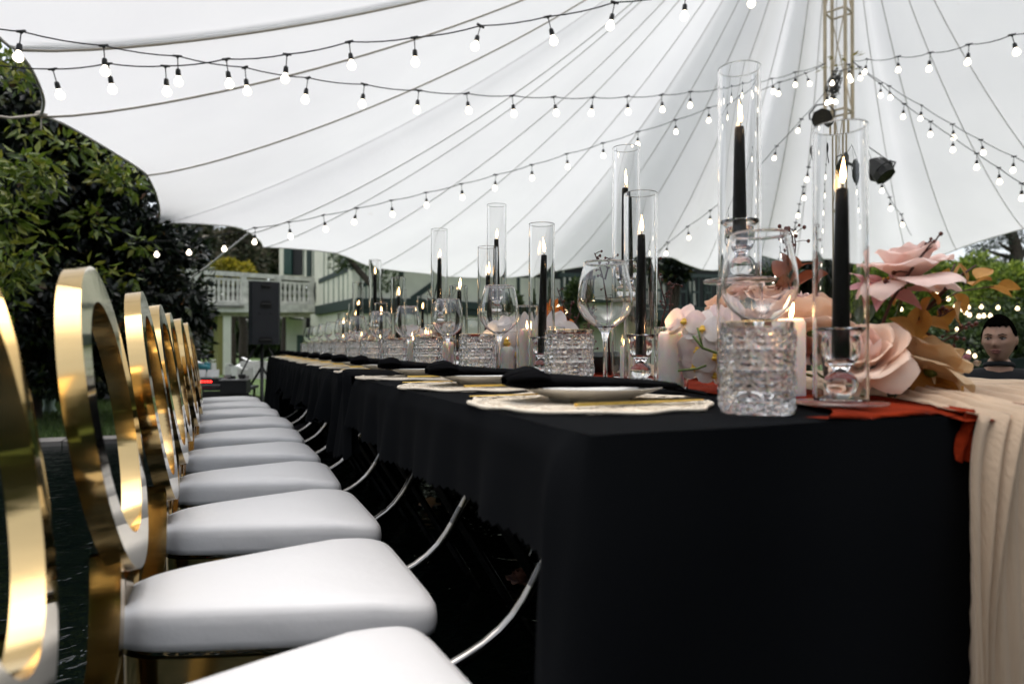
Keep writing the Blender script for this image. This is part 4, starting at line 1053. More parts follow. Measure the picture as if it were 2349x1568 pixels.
# crossing black struts and bent chrome braces under the left edge
def T0(p, t): return Vector(p) - t.location
for k in range(11):
    y = 1.20 + .505*k; t = tables[0 if y < 2.45 else 1 if y < 4.25 else 2 if y < 6.05 else 3]
    pts = [(.24,y,.0),(.255,y,.16),(.30,y,.235),(.37,y,.265),(.44,y,.292),(.50,y,.335),(.545,y,.40),(.585,y,.475),(.63,y,.57),(.69,y,.70)]
    fine = []
    for a, b in zip(pts[:-1], pts[1:]):
        for q in (0, .5): fine.append(Vector(a).lerp(Vector(b), q))
    fine.append(Vector(pts[-1])); sm = [fine[0]]+[(fine[i-1]+fine[i]*2+fine[i+1])/4 for i in range(1, len(fine)-1)]+[fine[-1]]
    m = MB(); m.tube([T0(p, t) for p in sm], .0125, 10); m.build('chrome_brace', M['chrome'], t, angle=None)
    m = MB(); m.tube([T0((.537,y,.39), t), T0((.560,y,.43), t)], .0125, 10); m.build('collar', M['blackmetal'], t)
    for dy in (.04, .075):
        m = MB(); m.tube([T0((.375,y+dy,.70), t), T0((.80,y+dy,.01), t)], .0095, 8); m.build('leg', M['blackmetal'], t)
    m = MB(); m.tube([T0((.46,y+.03,.565), t), T0((.46,y+.085,.565), t)], .0065, 6); m.build('cross_pin', M['blackmetal'], t)
    m = MB(); m.tube([T0((.56,y+.1,.40), t), T0((.75,y+.45,.36), t)], .008, 8); m.build('chrome_stretcher', M['chrome'], t)
# twisted silver cord
m = MB()
for ph in (0, PI):
    m.tube([Vector((.375,1.19,.262)).lerp(Vector((.50,1.05,.12)), q/60) + Vector((.007*math.cos(q*.55+ph), .007*math.sin(q*.55+ph), 0)) for q in range(61)], .0065, 6)
tag(m.build('twisted_cord', M['chrome'], angle=None), 'twisted silver cord hanging beside the nearest chrome brace', 'cord')

def cloth_piece(name, label, y0, y1, dropf, front=False, seed=0, ruffle=.02, back=False):
    """top sheet plus skirt; dropf(y) gives how far the left side hangs"""
    r_ = random.Random(seed); ph = [r_.uniform(0, 6) for _ in range(6)]
    # path of the hanging edge: from far end along the left side to the near corner, then across the near end
    path = []; st = .011; y = y1
    while y > y0 + (.0 if front else 0): path.append((TX0, y, -1, 0)); y -= st
    if front:
        for k in range(0, 9): a = k/8*PI/2; path.append((TX0+.012*(1-math.cos(a)), TY0-.0*math.sin(a), -math.cos(a), -math.sin(a)))
        x = TX0+.02
        while x < TX1: path.append((x, TY0, 0, -1)); x += .018
    cols = []; NV = 16; L_ = 0
    for i, (x, y, nx_, ny_) in enumerate(path):
        L_ += st; isf = ny_ < -.05 or (front and y < TY0+.005)
        s = i*st
        if front:
            dc = (y - TY0) if ny_ == 0 and nx_ == -1 else 0
            side = nx_ == -1 and ny_ == 0
            if side: d = dropf(y); d = d + (.62-d)*max(0, 1-dc/.035)**1.3
            else: d = .742
        else: d = dropf(y); side = True
        d += (.0035 if i % 2 else -.0035) if d < .6 else 0
        cornerw = math.exp(-(((x-TX0)+(y-TY0)*1.3)/.075)**2) if front else 0
        row = []
        for j in range(NV+1):
            t = j/NV; z = -d*t
            amp = ruffle*t**1.1*min(1, d/.2)
            f = math.sin(s*21+ph[0]+1.3*math.sin(s*5+ph[1])) + .55*math.sin(s*47+ph[2]) + .35*math.sin(s*9+ph[3])
            o = .006 + .010*min(1, t*6) + amp*f*.55 + cornerw*(.030*math.sin(min(1,t*1.6)*PI*.62)) + (.022*math.sin(x*8+1)*t + .016*math.sin(x*19+t*1.5)*t**.7 + .020*math.exp(-((x-TX0-.10-.10*t)/.05)**2)*t if not side else 0) + (.012*t if side else .02*t)
            row.append(Vector((x + nx_*o, y + ny_*o, TZ + .004 + z - (.0 if j else -.001))))
        cols.append(row)
    m = MB(); m.grid(cols)
    # top sheet
    nxg, nyg = 24, max(8, int((y1-y0)/.06)); ya = y0 if not front else TY0
    G_ = [[Vector((TX0 + (TX1-TX0)*i/nxg, y1 + (ya-y1)*j/nyg, TZ + .005 + .0012*math.sin(i*1.1+j*.7)*math.sin(j*.9) - (.001 if i == 0 else 0))) for i in range(nxg+1)] for j in range(nyg+1)]
    m.grid(G_)
    # right side skirt
    R_ = [[Vector((TX1+.01*j + .02*j/6*math.sin(i*1.2), y1+(ya-y1)*i/40, TZ+.004-.12*j)) for j in range(7)] for i in range(41)]; m.grid(R_)
    if back: m.grid([[Vector((TX0+(TX1-TX0)*i/60, y1+.01+.015*math.sin(i*1.7)*j/6, TZ+.004-.12*j)) for j in range(7)] for i in range(61)])
    o = m.build(name, M['cloth'], angle=60, fix=False)
    return tag(o, label, 'tablecloth', 'black cloths over the long table')
cloth_piece('tablecloth', 'nearest black tablecloth with pinked hem and front hanging to the water', TY0, 2.16, lambda y: .150+.012*math.sin(y*5), True, 1, .024)
cloth_piece('tablecloth', 'middle black tablecloth gathered in ragged scalloped flaps', 2.10, 5.0, lambda y: .155 + .075*abs(math.sin(y*4.6))**.7 + (.04 if y < 2.6 else 0), False, 2, .055)
cloth_piece('tablecloth', 'far black tablecloth hanging almost to the water', 4.95, TY1, lambda y: .22 + .06*abs(math.sin(y*6)) if y < 5.6 else .62, False, 3, .05, back=True)
# loose fold where two cloths overlap
m = MB(); G_ = []
for i in range(25):
    t = i/24; row = []
    for j in range(41):
        s = j/40; x = TX0 - .035 + .36*s; y = 2.10 + .20*t + .05*s
        hgt = .020*math.sin(PI*t)**.8*(1-s)**.7
        z = TZ + .011 + hgt if s > .10 else TZ + .011 + hgt - ((.10-s)/.10)**1.4*(.24+.03*math.sin(t*9))
        if s <= .10: x = TX0 - .02 - .02*math.sin(t*7) 
        row.append(Vector((x, y, z)))
    G_.append(row)
m.grid(G_); o_ = m.build('cloth_fold', M['cloth'], angle=None, fix=False)
tag(o_, 'loose folded flap of black cloth where the first two tablecloths overlap', 'cloth')

# ------------------------------------------------------------------ place settings
def rr(a): return random.uniform(-a, a)
# placemat
def mk_mat():
    t = empty('placemat', (0,0,0)); R0 = .195; m = MB(); NA = 120
    def wob(a): return 1 + .022*math.sin(a*9) + .016*math.sin(a*14+1) + .01*math.sin(a*5+2)
    G_ = []
    for r, z in ((.001,.0035),(.4,.0035),(.8,.0035),(.9,.003),(.9,.0005)):
        G_.append([(R0*r*wob(2*PI*i/NA)*math.cos(2*PI*i/NA), R0*r*wob(2*PI*i/NA)*math.sin(2*PI*i/NA), z+.0012*math.sin(i*.7+r*20)) for i in range(NA+1)])
    m.grid(G_); m.build('woven_disc', M['mat'], t, angle=None, fix=False)
    m = MB(); m.tube([(R0*wob(2*PI*i/NA)*math.cos(2*PI*i/NA), R0*wob(2*PI*i/NA)*math.sin(2*PI*i/NA), .004+.001*math.sin(i*.5)) for i in range(NA)], .0032, 6, closed=True)
    m.build('rim_cord', M['mat'], t, angle=None)
    m = MB()
    for i in range(0, NA*2, 3):
        a = 2*PI*i/(NA*2); b = a + (.10 if (i//3) % 2 else -.10)
        m.tube([(R0*.88*wob(a)*math.cos(a), R0*.88*wob(a)*math.sin(a), .003), (R0*wob(b)*math.cos(b), R0*wob(b)*math.sin(b), .004)], .0016, 5)
    o = m.build('lattice_strands', M['mat'], t, angle=None); o['kind'] = 'stuff'
    # raised strands over the disc
    m = MB()
    for _ in range(80):
        a, b = random.uniform(0, 6.28), random.uniform(0, 6.28); m.tube([(R0*.86*math.cos(a), R0*.86*math.sin(a), .0042), (R0*.5*math.cos((a+b)/2), R0*.5*math.sin((a+b)/2), .0050), (R0*.86*math.cos(b), R0*.86*math.sin(b), .0042)], .0006, 4)
    o = m.build('fibre_strands', M['mat'], t, angle=None); o['kind'] = 'stuff'
    return t
def mk_plate():
    m = MB(); m.lathe([(.0,.003),(.060,.003),(.062,.0),(.068,.0),(.072,.005),(.100,.014),(.118,.0215),(.1195,.0230),(.117,.0235),(.098,.0165),(.070,.008),(.0,.007)], 72)
    return m.build('plate', M['plate'], angle=50)
def mk_napkin():
    """rolled napkin: gathered bulb at the left end, long tapering tail to the right"""
    m = MB(); NS_, NA = 46, 36; G_ = []
    for i in range(NS_+1):
        s = i/NS_; x = -.160 + .300*s
        hw_ = .064 - .018*s; hh = .0135 - .006*s
        if s < .14: q = s/.14; hw_ *= (.35+.65*q**.5); hh = .0165*(.35+.65*q**.5)
        elif s < .22: q = (s-.14)/.08; hh = .0165 + (.0125-.0165)*q
        if s > .93: hw_ *= 1-.6*((s-.93)/.07); hh *= 1-.75*((s-.93)/.07)
        cz = .026 + hh*.55 - .010*s + (.004 if s < .2 else 0); row = []
        for j in range(NA+1):
            a = 2*PI*j/NA; f = 1 + (.08*math.sin(a*5+s*3) + .07*math.sin(a*13+s*7))*(1.5 if s < .2 else .9)
            yy = math.copysign(abs(math.cos(a))**.8, math.cos(a))*hw_*f; zz = math.sin(a)*hh*f
            row.append((x, yy + .010*math.sin(s*4), max(.0245 if abs(x) < .11 else .018, cz+zz)))
        G_.append(row)
    m.grid(G_)
    # second layer peeping out at the right below
    G_ = []
    for i in range(20):
        s = i/19; G_.append([(.02+.165*s, -.034+.066*j/8 + .012*math.sin(s*3), .0225-.017*s**2 + .003*math.sin(j*1.3+s*4) + .003) for j in range(9)])
    m.grid(G_); o = m.build('napkin', M['napkin'], angle=None, fix=False)
    sd = o.modifiers.new('solid','SOLIDIFY'); sd.thickness = .002; sd.offset = 0
    bpy.context.view_layer.update(); dg = bpy.context.evaluated_depsgraph_get(); me = bpy.data.meshes.new_from_object(o.evaluated_get(dg)); o.modifiers.clear(); o.data = me
    return o
def mk_knife():
    m = MB(); G_ = []
    for i in range(26):
        s = i/25; x = -.115+.23*s; w = (.0052 if s < .46 else .0052 + .002*math.sin((s-.46)/.54*PI)) ; h = .0042 if s < .45 else .0042 - .0026*(s-.45)/.55
        w *= 1 + .10*math.sin(i*2.3)*(s < .45)
        G_.append([(x,-w,.0062-h*.5),(x,-w*.8,.0062+h*.5),(x,w*.8,.0062+h*.5),(x,w,.0062-h*.5),(x,0,.0062-h*.7),(x,-w,.0062-h*.5)])
    m.grid(G_); m.add([G_[0][k] for k in range(5)], [(0,1,2,3,4)]); m.add([G_[-1][k] for k in range(5)], [(4,3,2,1,0)])
    return m.build('knife', M['cutlery'], angle=45)
def mk_tumbler():
    t = empty('crystal_tumbler', (0,0,0)); Rt, Ht = .0495, .128; NA, NZ = 198, 76
    m = MB(); G_ = []
    def relief(a, z):
        if z < .006 or z > Ht-.009: return 0
        n = 7; v = (z-.006)/(Ht-.015)*4.0; row = int(v); u = a/(2*PI)*n + .5*(row % 2)
        fu = (u % 1)-.5; fv = (v % 1)-.5
        d = math.hypot(fu*1.25, fv); ang = math.atan2(fv, fu*1.25)
        dia = max(0, 1-(abs(fu)+abs(fv))*2.0); star = .5+.5*math.cos(ang*8)
        dome = math.sqrt(max(0, 1-(d*2.2)**2)) if d < .4545 else 0
        return .0034*dome*(.5+.5*star) + .0016*max(0, 1-d/.13) + .0024*(1-dome)*abs(math.cos(fu*PI*3)*math.cos(fv*PI*3))
    G_.append([(.0001*math.cos(2*PI*i/NA), .0001*math.sin(2*PI*i/NA), .003) for i in range(NA+1)])
    G_.append([(.035*math.cos(2*PI*i/NA), .035*math.sin(2*PI*i/NA), .0) for i in range(NA+1)])
    for j in range(NZ+1):
        z = Ht*j/NZ; row = []
        for i in range(NA+1):
            a = 2*PI*i/NA; r = Rt + relief(a % (2*PI), z) - (.003 if j == 0 else 0)
            row.append((r*math.cos(a), r*math.sin(a), z))
        G_.append(row)
    for r, z in ((Rt-.0015,Ht+.0008),(Rt-.004,Ht),(Rt-.0060,Ht-.02),(Rt-.0075,.04),(Rt-.009,.018),(.03,.013),(.0001,.012)):
        G_.append([(r*math.cos(2*PI*i/NA), r*math.sin(2*PI*i/NA), z) for i in range(NA+1)])
    m.grid(G_); m.build('cut_body', M['crystal'], t, angle=32, fix=False)
    m = MB(); m.tube([( (Rt-.002)*math.cos(2*PI*i/64), (Rt-.002)*math.sin(2*PI*i/64), Ht+.0006) for i in range(64)], .0007, 6, closed=True); m.build('gold_rim', M['goldrim'], t, angle=None)
    return t
def mk_wineglass():
    t = empty('wine_glass', (0,0,0)); H = .268
    # bowl: outer then inner wall
    out = []; zb_, zt_ = .130, H
    for k in range(31):
        s = k/30; z = zb_+(zt_-zb_)*s
        r = .0565*math.sin(min(1, (s*1.03+.02)/.42)*PI/2)**.62 if s < .42 else .0565 - .0145*((s-.42)/.58)**1.6
        out.append((max(r,.004), z))
    inn = [(max(.002, r-.0011), z+.0025*(1-(i/30))) for i, (r, z) in enumerate(out)]
    m = MB(); m.lathe(out + [(out[-1][0]-.0005, H+.0007)] + inn[::-1], 56, closed=False); m.build('bowl', M['glass'], t, angle=None, fix=False)
    m = MB(); m.tube([((out[-1][0]-.0004)*math.cos(2*PI*i/56), (out[-1][0]-.0004)*math.sin(2*PI*i/56), H) for i in range(56)], .0009, 6, closed=True); m.build('rim', M['glass'], t, angle=None)
    m = MB(); m.lathe([(.0,.004),(.0365,.0006),(.0375,.0),(.0378,.001),(.025,.0035),(.010,.008),(.0052,.018),(.0040,.04),(.0038,.08),(.0044,.105),(.0075,.121),(.0150,.1315),(.020,.1375),(.0,.1335)], 40)
    m.build('stem', M['glass'], t, angle=None, fix=False); return t
protos = dict(mat=mk_mat(), plate=mk_plate(), napkin=mk_napkin(), knife=mk_knife(), tumb=mk_tumbler(), wine=mk_wineglass())
used = set()
def put(key, loc, rz, label, cat, group, sc=None):
    if key in used: o = copy_tree(protos[key])
    else: o = protos[key]; used.add(key)
    o.location = loc; o.rotation_euler = (0,0,rz); tag(o, label, cat, group)
    if sc: o.scale = sc
    return o
NSET = 12
TTOP = TZ+.006
glass_xy = {0:(.751,.825),1:(.712,1.225),2:(.712,1.823),3:(.735,2.40),4:(.707,2.90),5:(.690,3.39),6:(.675,3.96)}
tumb_xy = {0:(.689,.762),1:(.654,1.274),2:(.628,1.774),3:(.633,2.30)}
for k in range(NSET):
    yb = 1.0 + .505*k; w = 'nearest the camera' if k == 0 else '%s from the camera' % ORD[k]
    put('mat', (.545+rr(.008), yb+rr(.01), TTOP), rr(3), 'round woven cream placemat with open lattice edge, %s' % w, 'placemat', 'cream placemats')
    put('plate', (.555+rr(.006), yb+rr(.008), TTOP+.0062), 0, 'white china plate under a black napkin, %s' % w, 'plate', 'white plates')
    put('napkin', (.565+rr(.006), yb-.018+rr(.006), TTOP+.006), -.16+rr(.05), 'black rolled napkin across the plate, %s' % w, 'napkin', 'black napkins')
    put('knife', (.575, yb-.118+rr(.004), TTOP+.0045), .02+rr(.03), 'gold table knife on the near side of the plate, %s' % w, 'knife', 'gold knives')
    put('knife', (.50, yb+.130+rr(.004), TTOP+.0045), PI+rr(.03), 'slim gold fork handle on the far side of the plate, %s' % w, 'fork', 'gold forks', (1,.6,.6))
    tx, ty = tumb_xy.get(k, (.632+rr(.01), .79+.505*k))
    put('tumb', (tx, ty, TTOP), rr(3), 'cut crystal tumbler with thin gold rim, %s' % w, 'tumbler', 'crystal tumblers')
    gx, gy = glass_xy.get(k, (.665+rr(.01), .95+.5*k))
    put('wine', (gx, gy, TTOP), rr(3), 'large clear wine glass, %s' % w, 'wine glass', 'wine glasses')

for k in range(7):
    w = 'nearest' if k == 0 else '%s' % ORD[k]
    put('wine', (1.40+rr(.01), 3.05+.5*k, TTOP), rr(3), 'wine glass on the far side of the table behind the candles, %s of these' % w, 'wine glass', 'wine glasses')
    put('tumb', (1.47+rr(.01), 3.25+.5*k, TTOP), rr(3), 'crystal tumbler on the far side of the table behind the candles, %s of these' % w, 'tumbler', 'crystal tumblers')
    put('plate', (1.62, 3.15+.5*k, TTOP+.0062), 0, 'white plate on the far side of the table, %s of these' % w, 'plate', 'white plates')
# ------------------------------------------------------------------ runners
def noise2(x, y, s=0):
    return (math.sin(x*31+s)*math.sin(y*23+1.3*s) + .6*math.sin(x*67+y*41+s) + .4*math.sin(x*113-y*71+2*s))/2
def runner(name, label, mt, xc, half, y0, y1, lift, amp, seed, ny=220, nx_=30, front=True, drop=.70, wav=.02, xr=None):
    m = MB(); G_ = []
    Ltot = (y1-y0) + (drop if front else 0)
    for j in range(ny+1):
        s = j/ny*Ltot; row = []
        for i in range(nx_+1):
            u = i/nx_*2-1
            yy = y1 - s; h = half*(1+.10*math.sin(s*3+seed) + .62*math.exp(-max(0,yy-y0)/.10)); c = xc + wav*math.sin(s*2.3+seed)
            if s < y1-y0:
                x = c + u*h + .006*math.sin(s*25+u*3)
                z = TTOP + lift + amp*(.5+.5*noise2(x*1.0, yy*.6, seed)) + amp*.9*abs(math.sin(u*9+seed+1.5*math.sin(s*2.0)))
                e = max(0, 1-(yy-y0)/.02) if front else 0; z -= e*e*.006
                row.append(Vector((x, yy, z)))
            else:
                d = s-(y1-y0); sq = 1-.22*min(1, d/.16)
                x = c + u*h
                if x < .915: row.append(Vector((x, y0+.030-.028*max(0,(x-.72)/.2)+.004*math.sin(x*31), TTOP+lift+amp*.4))); continue
                d = min(d, .06)
                fold = .5+.5*math.sin(u*17+seed+1.2*math.sin(d*4)) ; fold2 = .5+.5*math.sin(u*41+seed*2+d*6)
                row.append(Vector((x, y0 - .018 - .020*min(1,d*6) - .022*fold*min(1,d*9+.2) - .006*fold2, TTOP + lift + amp - d)))
        G_.append(row)
    m.grid(G_); o = m.build(name, mt, angle=None, fix=False); return tag(o, label, 'table runner')
runner('table_runner', 'terracotta gauze runner lying crinkled down the middle of the table', M['terracotta'], 1.085, .235, TY0, 6.9, .001, .004, 1.0, 420, 60, True, .012)
m = MB(); G_ = []
for q in range(22):
    d = -.03 + q*.0046; dd = max(0, d)
    G_.append([Vector((.932-.050*(1-math.exp(-dd*12))+.02*dd+.026*v/5, TY0-(.020+.006*math.sin(v*1.7+q*.3))*(1-math.exp(-max(0,d+.02)*60))+(-d if d < 0 else 0), TTOP+.006-dd+.002*math.sin(v*2+q))) for v in range(6)])
m.grid(G_); tag(m.build('runner_end', M['terracotta'], angle=None, fix=False), 'narrow end of the rust gauze slipping over the table edge beside the cream runner', 'table runner')
# cream runner, bunched over the near half
m = MB(); G_ = []; Y1c, nyc, nxc = 2.6, 230, 340
for j in range(nyc+1):
    s = j/nyc*(Y1c-TY0+.74); row = []
    for i in range(nxc+1):
        u = i/nxc*2-1; y = Y1c-s
        swing = .11*max(0, 1-(y-TY0)/.35) if y > TY0 else .11
        lft = .925 + .21*(1-math.exp(-max(0,y-.67)*5)) - .0*swing; rgt = 1.62 + .04*math.sin(s*4)
        x = lft + (rgt-lft)*(u+1)/2
        folds = abs(math.sin(u*7.5+1.2*math.sin(s*1.6)+.6)); fine = abs(math.sin(u*52+1.6*math.sin(s*4)+1.8*math.sin(u*9)))*(.6+.4*math.sin(u*13+s*3))
        if y > TY0:
            bump_ = .008*math.exp(-((x-1.17)/.09)**2)*math.exp(-((y-.86)/.16)**2) + .010*math.exp(-((x-1.42)/.14)**2)*math.exp(-((y-.95)/.20)**2)
            z = TTOP + .002 + .013*folds + .009*fine + bump_ + .003*noise2(x, y, 2)
            z -= .010*max(0, 1-(y-TY0)/.03)**2
            row.append(Vector((x + .006*math.sin(y*30), y, z)))
        else:
            d = TY0-y; narrow = 1-.10*min(1, d/.4); x = lft-.060*(1-math.exp(-d*14))+.030*d+.010*math.sin(d*7+1) + (rgt-lft)*(u+1)/2*narrow + .006*math.sin(d*11+u*5)
            row.append(Vector((x, TY0-.022-.018*folds*(1-math.exp(-d*9)+.25)-.010*math.sin(u*19+d*5)*(1-math.exp(-d*5))*min(1,d*6+.3)-.020*fine*(1+.4*math.sin(u*29+d*3))-.012*(1-math.exp(-d*6)), TTOP+.002+.013*folds-d-.004)))
    G_.append(row)
m.grid(G_); o_ = m.build('table_runner', M['cream'], angle=None, fix=False)
tag(o_, 'cream crinkled gauze runner bunched at right and falling over the near table end', 'table runner')

# ------------------------------------------------------------------ candles
def mk_cyl(r, h, base=True):
    m = MB()
    pr = [(r-.0022,.004),(r-.0022,h)] + [(r-.0011,h+.0008),(r,h)] + [(r,.0),(0,0),(0,.004)]
    m = MB(); m.lathe([(0,0),(r-.001,0),(r,.002),(r,h-.001),(r-.0008,h),(r-.0018,h-.001),(r-.0022,.004),(0,.004)], 56)
    return m
def cylinder(r, h, loc, label, name='glass_cylinder', cat='glass cylinder', group='tall clear glass cylinders'):
    t = empty(name, loc, label, cat, group)
    mk_cyl(r, h).build('wall', M['glass'], t, angle=14, fix=False)
    m = MB(); m.tube([((r-.001)*math.cos(2*PI*i/56), (r-.001)*math.sin(2*PI*i/56), h) for i in range(56)], .0011, 6, closed=True); m.build('rim', M['glass'], t, angle=None)
    return t
def flame(parent, p, s=1.0):
    m = MB(); m.lathe([(.0005,0),(.0028*s,.004*s),(.0042*s,.010*s),(.0040*s,.016*s),(.0026*s,.025*s),(.0012*s,.033*s),(.0001,.040*s)], 14)
    o = m.build('flame', M['flame'], parent, angle=None); o.location = p; o.scale = (random.uniform(.85,1.1),)*2+(random.uniform(.8,1.15),); o.rotation_euler = (random.gauss(0,.06), random.gauss(0,.06), 0)
    m = MB(); m.lathe([(.0003,.003*s),(.0024*s,.008*s),(.0022*s,.014*s),(.0008*s,.024*s),(.0001,.028*s)], 10)
    return o
HOLD = [(.0,.0),(.030,.0),(.031,.003),(.022,.007),(.014,.009),(.020,.014),(.0235,.024),(.021,.034),(.0135,.042),(.0115,.046),(.0135,.050),(.022,.058),(.0265,.070),(.0265,.082),(.0245,.094),(.0300,.100),(.0335,.1035),(.0335,.1065),(.0275,.105),(.0205,.097),(.0165,.082),(.0160,.062),(.0,.060)]
def mk_holder():
    m = MB(); m.lathe(HOLD, 48); return m.build('tmp', M['glass'], angle=40, fix=False).data
HOLDME = mk_holder(); bpy.data.objects.remove(bpy.data.objects['tmp'])
sets = [ # x, y, cylinder height, raised by, candle length, lean
 (.826,.741,.400,0,.250,.006),(.852,.985,.382,.200,.217,.004),(.858,1.317,.425,0,.272,.004),(.996,1.600,.414,.205,.246,-.004),(.826,1.780,.430,0,.282,.012),
 (.887,2.390,.450,0,.284,.004),(.94,2.435,.420,.200,.229,-.004),(.873,2.700,.330,0,.250,.006),(.875,2.99,.430,.180,.239,.004),
 (.807,3.52,.440,0,.280,.006),(.80,3.92,.330,0,.200,.004),(.82,4.20,.420,.190,.270,.0),(1.25,3.85,.33,0,.20,.0),(.81,4.75,.420,.10,.200,.004),(1.2,4.5,.42,0,.27,.0),(.745,4.99,.320,0,.180,.004),(1.22,5.2,.42,.1,.25,.0),(.90,5.5,.42,.0,.26,.0),(1.0,6.1,.38,0,.22,0)]
sets.sort(key=lambda q: q[1])
ORD += ['seventeenth','eighteenth','farthest']
for k, (x, y, hc, up_, cl, ln) in enumerate(sets):
    w = 'nearest the camera' if k == 0 else '%s from the camera' % ORD[k]; z0 = TTOP+.010
    if up_:
        cylinder(.040, up_-.006, (x, y, z0), 'clear glass riser cylinder under a raised candle disc, %s candle stand' % ORD[k], 'glass_riser', 'glass riser', 'glass risers under the raised candles')
        z0 += up_
        # small white candles burning inside or beside the riser
    m = MB(); m.lathe([(.0,.0),(.063,.0),(.0645,.0025),(.063,.005),(.0,.005)] if True else [], 56)
    d_ = m.build('glass_disc', M['thin'], angle=60, loc=(x, y, z0)); tag(d_, 'round clear glass disc under the tall candle, %s' % w, 'glass disc', 'clear glass discs')
    z1 = z0+.0054
    h_ = new_obj('candle_holder', HOLDME); h_.location = (x, y, z1); tag(h_, 'small waisted clear glass candle holder, %s' % w, 'candle holder', 'waisted glass candle holders')
    cylinder(.0375, hc, (x, y, z1), 'tall clear glass cylinder around a black taper candle, %s' % w)
    c = empty('taper_candle', (x, y, z1+.061), 'lit black taper candle in a glass cylinder, %s' % w, 'candle', 'black taper candles')
    m = MB(); L_ = cl; pr = [(0,0),(.0125,0),(.0128,.01),(.0118,L_*.4),(.0098,L_*.8),(.0086,L_-.006),(.0078,L_-.001),(.006,L_-.002),(0,L_-.004)]; m.lathe(pr, 20)
    wx = m.build('wax', M['taper'], c, angle=40); wx.rotation_euler = (rr(.01), ln*2, 0); tip = Vector((ln*2*L_, 0, L_))
    m = MB(); m.tube([tip-Vector((0,0,.004)), tip+Vector((.001,0,.006)), tip+Vector((.003,0,.013))], .0010, 5); m.build('wick', M['wick'], c)
    flame(c, tip+Vector((.002,0,.007)), 1.0)
def pillar(x, y, r, h, glass_h, label, sc=1.0, flick=True, z0=0.0, dome=False):
    z = TTOP+.008+z0
    c = empty('pillar_candle', (x, y, z+.0045), label, 'candle', 'white pillar candles')
    m = MB(); pr = [(0,0),(r,0),(r,h-.006),(r-.004,h),(r-.008,h-.003),(0,h-.006)]
    if dome: pr = [(0,0),(r,0),(r,h*.6),(r*.92,h*.8),(r*.6,h*.96),(0,h)]
    m.lathe(pr, 36); m.build('wax', M['whitewax'], c, angle=50)
    m = MB(); m.tube([(0,0,h-.006),(0,0,h+.006)], .001, 5); m.build('wick', M['wick'], c)
    if flick: flame(c, Vector((0,0,h+.001)), .8*sc)
    if glass_h: cylinder(r+.009, glass_h, (x, y, z), 'short clear glass around ' + label, 'candle_glass', 'candle glass', 'glasses around the white candles')
pillar(.835,1.170,.0255,.112,.125, 'lit white pillar candle between the first two tumblers')
pillar(.868,.880,.0235,.128,0, 'lit white pillar candle behind the nearest tumbler')
pillar(.985,1.595,.010,.085,0, 'left one of two slim white candles inside a glass riser', .7)
pillar(1.008,1.605,.010,.092,0, 'right one of two slim white candles inside a glass riser', .7)
pillar(.835,1.905,.024,.135,.21, 'white pillar candle in tall glass behind the second black taper row', .9)
pillar(.86,2.13,.026,.085,.135, 'low domed white candle in glass behind the third tumbler', .8, dome=True)
pillar(.78,2.55,.024,.10,.12, 'white pillar candle behind the third wine glass', .8)
pillar(.80,2.15,.021,.10,0, 'slim white pillar candle beside the third wine glass stem', .8)
pillar(.77,3.05,.023,.11,.13, 'white pillar candle behind the fourth wine glass', .8)
pillar(.90,3.25,.024,.14,.17, 'tall white pillar candle right of the fourth wine glass', .8)
pillar(.75,3.70,.022,.10,.12, 'white pillar candle behind the sixth wine glass', .8)
pillar(.82,3.02,.024,.14,.17, 'tall white pillar candle left of the fourth crystal tumbler', .8)
pillar(.76,4.3,.022,.13,.15, 'white pillar candle near the seventh wine glass', .8)
pillar(.74,4.95,.022,.12,.15, 'white pillar candle near the far wine glasses', .8)
pillar(1.0,2.05,.024,.12,.15, 'white pillar candle beside the second flower arrangement', .8)

# ------------------------------------------------------------------ flowers
def petal_mat(name, c1, c2, tl=.30):
    m = bpy.data.materials.new(name); m.use_nodes = True; N = m.node_tree.nodes; L = m.node_tree.links; b = N['Principled BSDF']; out = N['Material Output']
    tc = N.new('ShaderNodeTexCoord'); nz = N.new('ShaderNodeTexNoise'); nz.inputs['Scale'].default_value = 22; nz.inputs['Detail'].default_value = 4; L.new(tc.outputs['Object'], nz.inputs['Vector'])
    cr = N.new('ShaderNodeValToRGB'); cr.color_ramp.elements[0].position = .3; cr.color_ramp.elements[1].position = .7
    cr.color_ramp.elements[0].color = (*c1,1); cr.color_ramp.elements[1].color = (*c2,1); L.new(nz.outputs[0], cr.inputs[0]); L.new(cr.outputs[0], b.inputs['Base Color'])
    b.inputs['Roughness'].default_value = .6; b.inputs['Sheen Weight'].default_value = .2
    wv = N.new('ShaderNodeTexNoise'); wv.inputs['Scale'].default_value = 120; L.new(tc.outputs['Object'], wv.inputs['Vector'])
    bp = N.new('ShaderNodeBump'); bp.inputs['Strength'].default_value = .25; bp.inputs['Distance'].default_value = .001; L.new(wv.outputs[0], bp.inputs['Height']); L.new(bp.outputs[0], b.inputs['Normal'])
    t = N.new('ShaderNodeBsdfTranslucent'); L.new(cr.outputs[0], t.inputs[0]); mx = N.new('ShaderNodeMixShader'); mx.inputs[0].default_value = tl
    L.new(b.outputs[0], mx.inputs[1]); L.new(t.outputs[0], mx.inputs[2]); L.new(mx.outputs[0], out.inputs[0]); return m
M['p_pink'] = petal_mat('blush_pink_petal', (.95,.68,.61), (.97,.79,.71))
M['p_peach'] = petal_mat('peach_petal', (.96,.67,.50), (.97,.78,.64))
M['p_tan'] = petal_mat('toffee_petal', (.72,.48,.25), (.86,.65,.40))
M['p_brown'] = petal_mat('dusty_brown_petal', (.36,.15,.09), (.50,.25,.17))
M['p_white'] = petal_mat('white_orchid_petal', (.82,.76,.76), (.86,.80,.72), .35)
M['p_blush'] = petal_mat('blush_orchid_petal', (.82,.64,.66), (.85,.77,.66), .35)
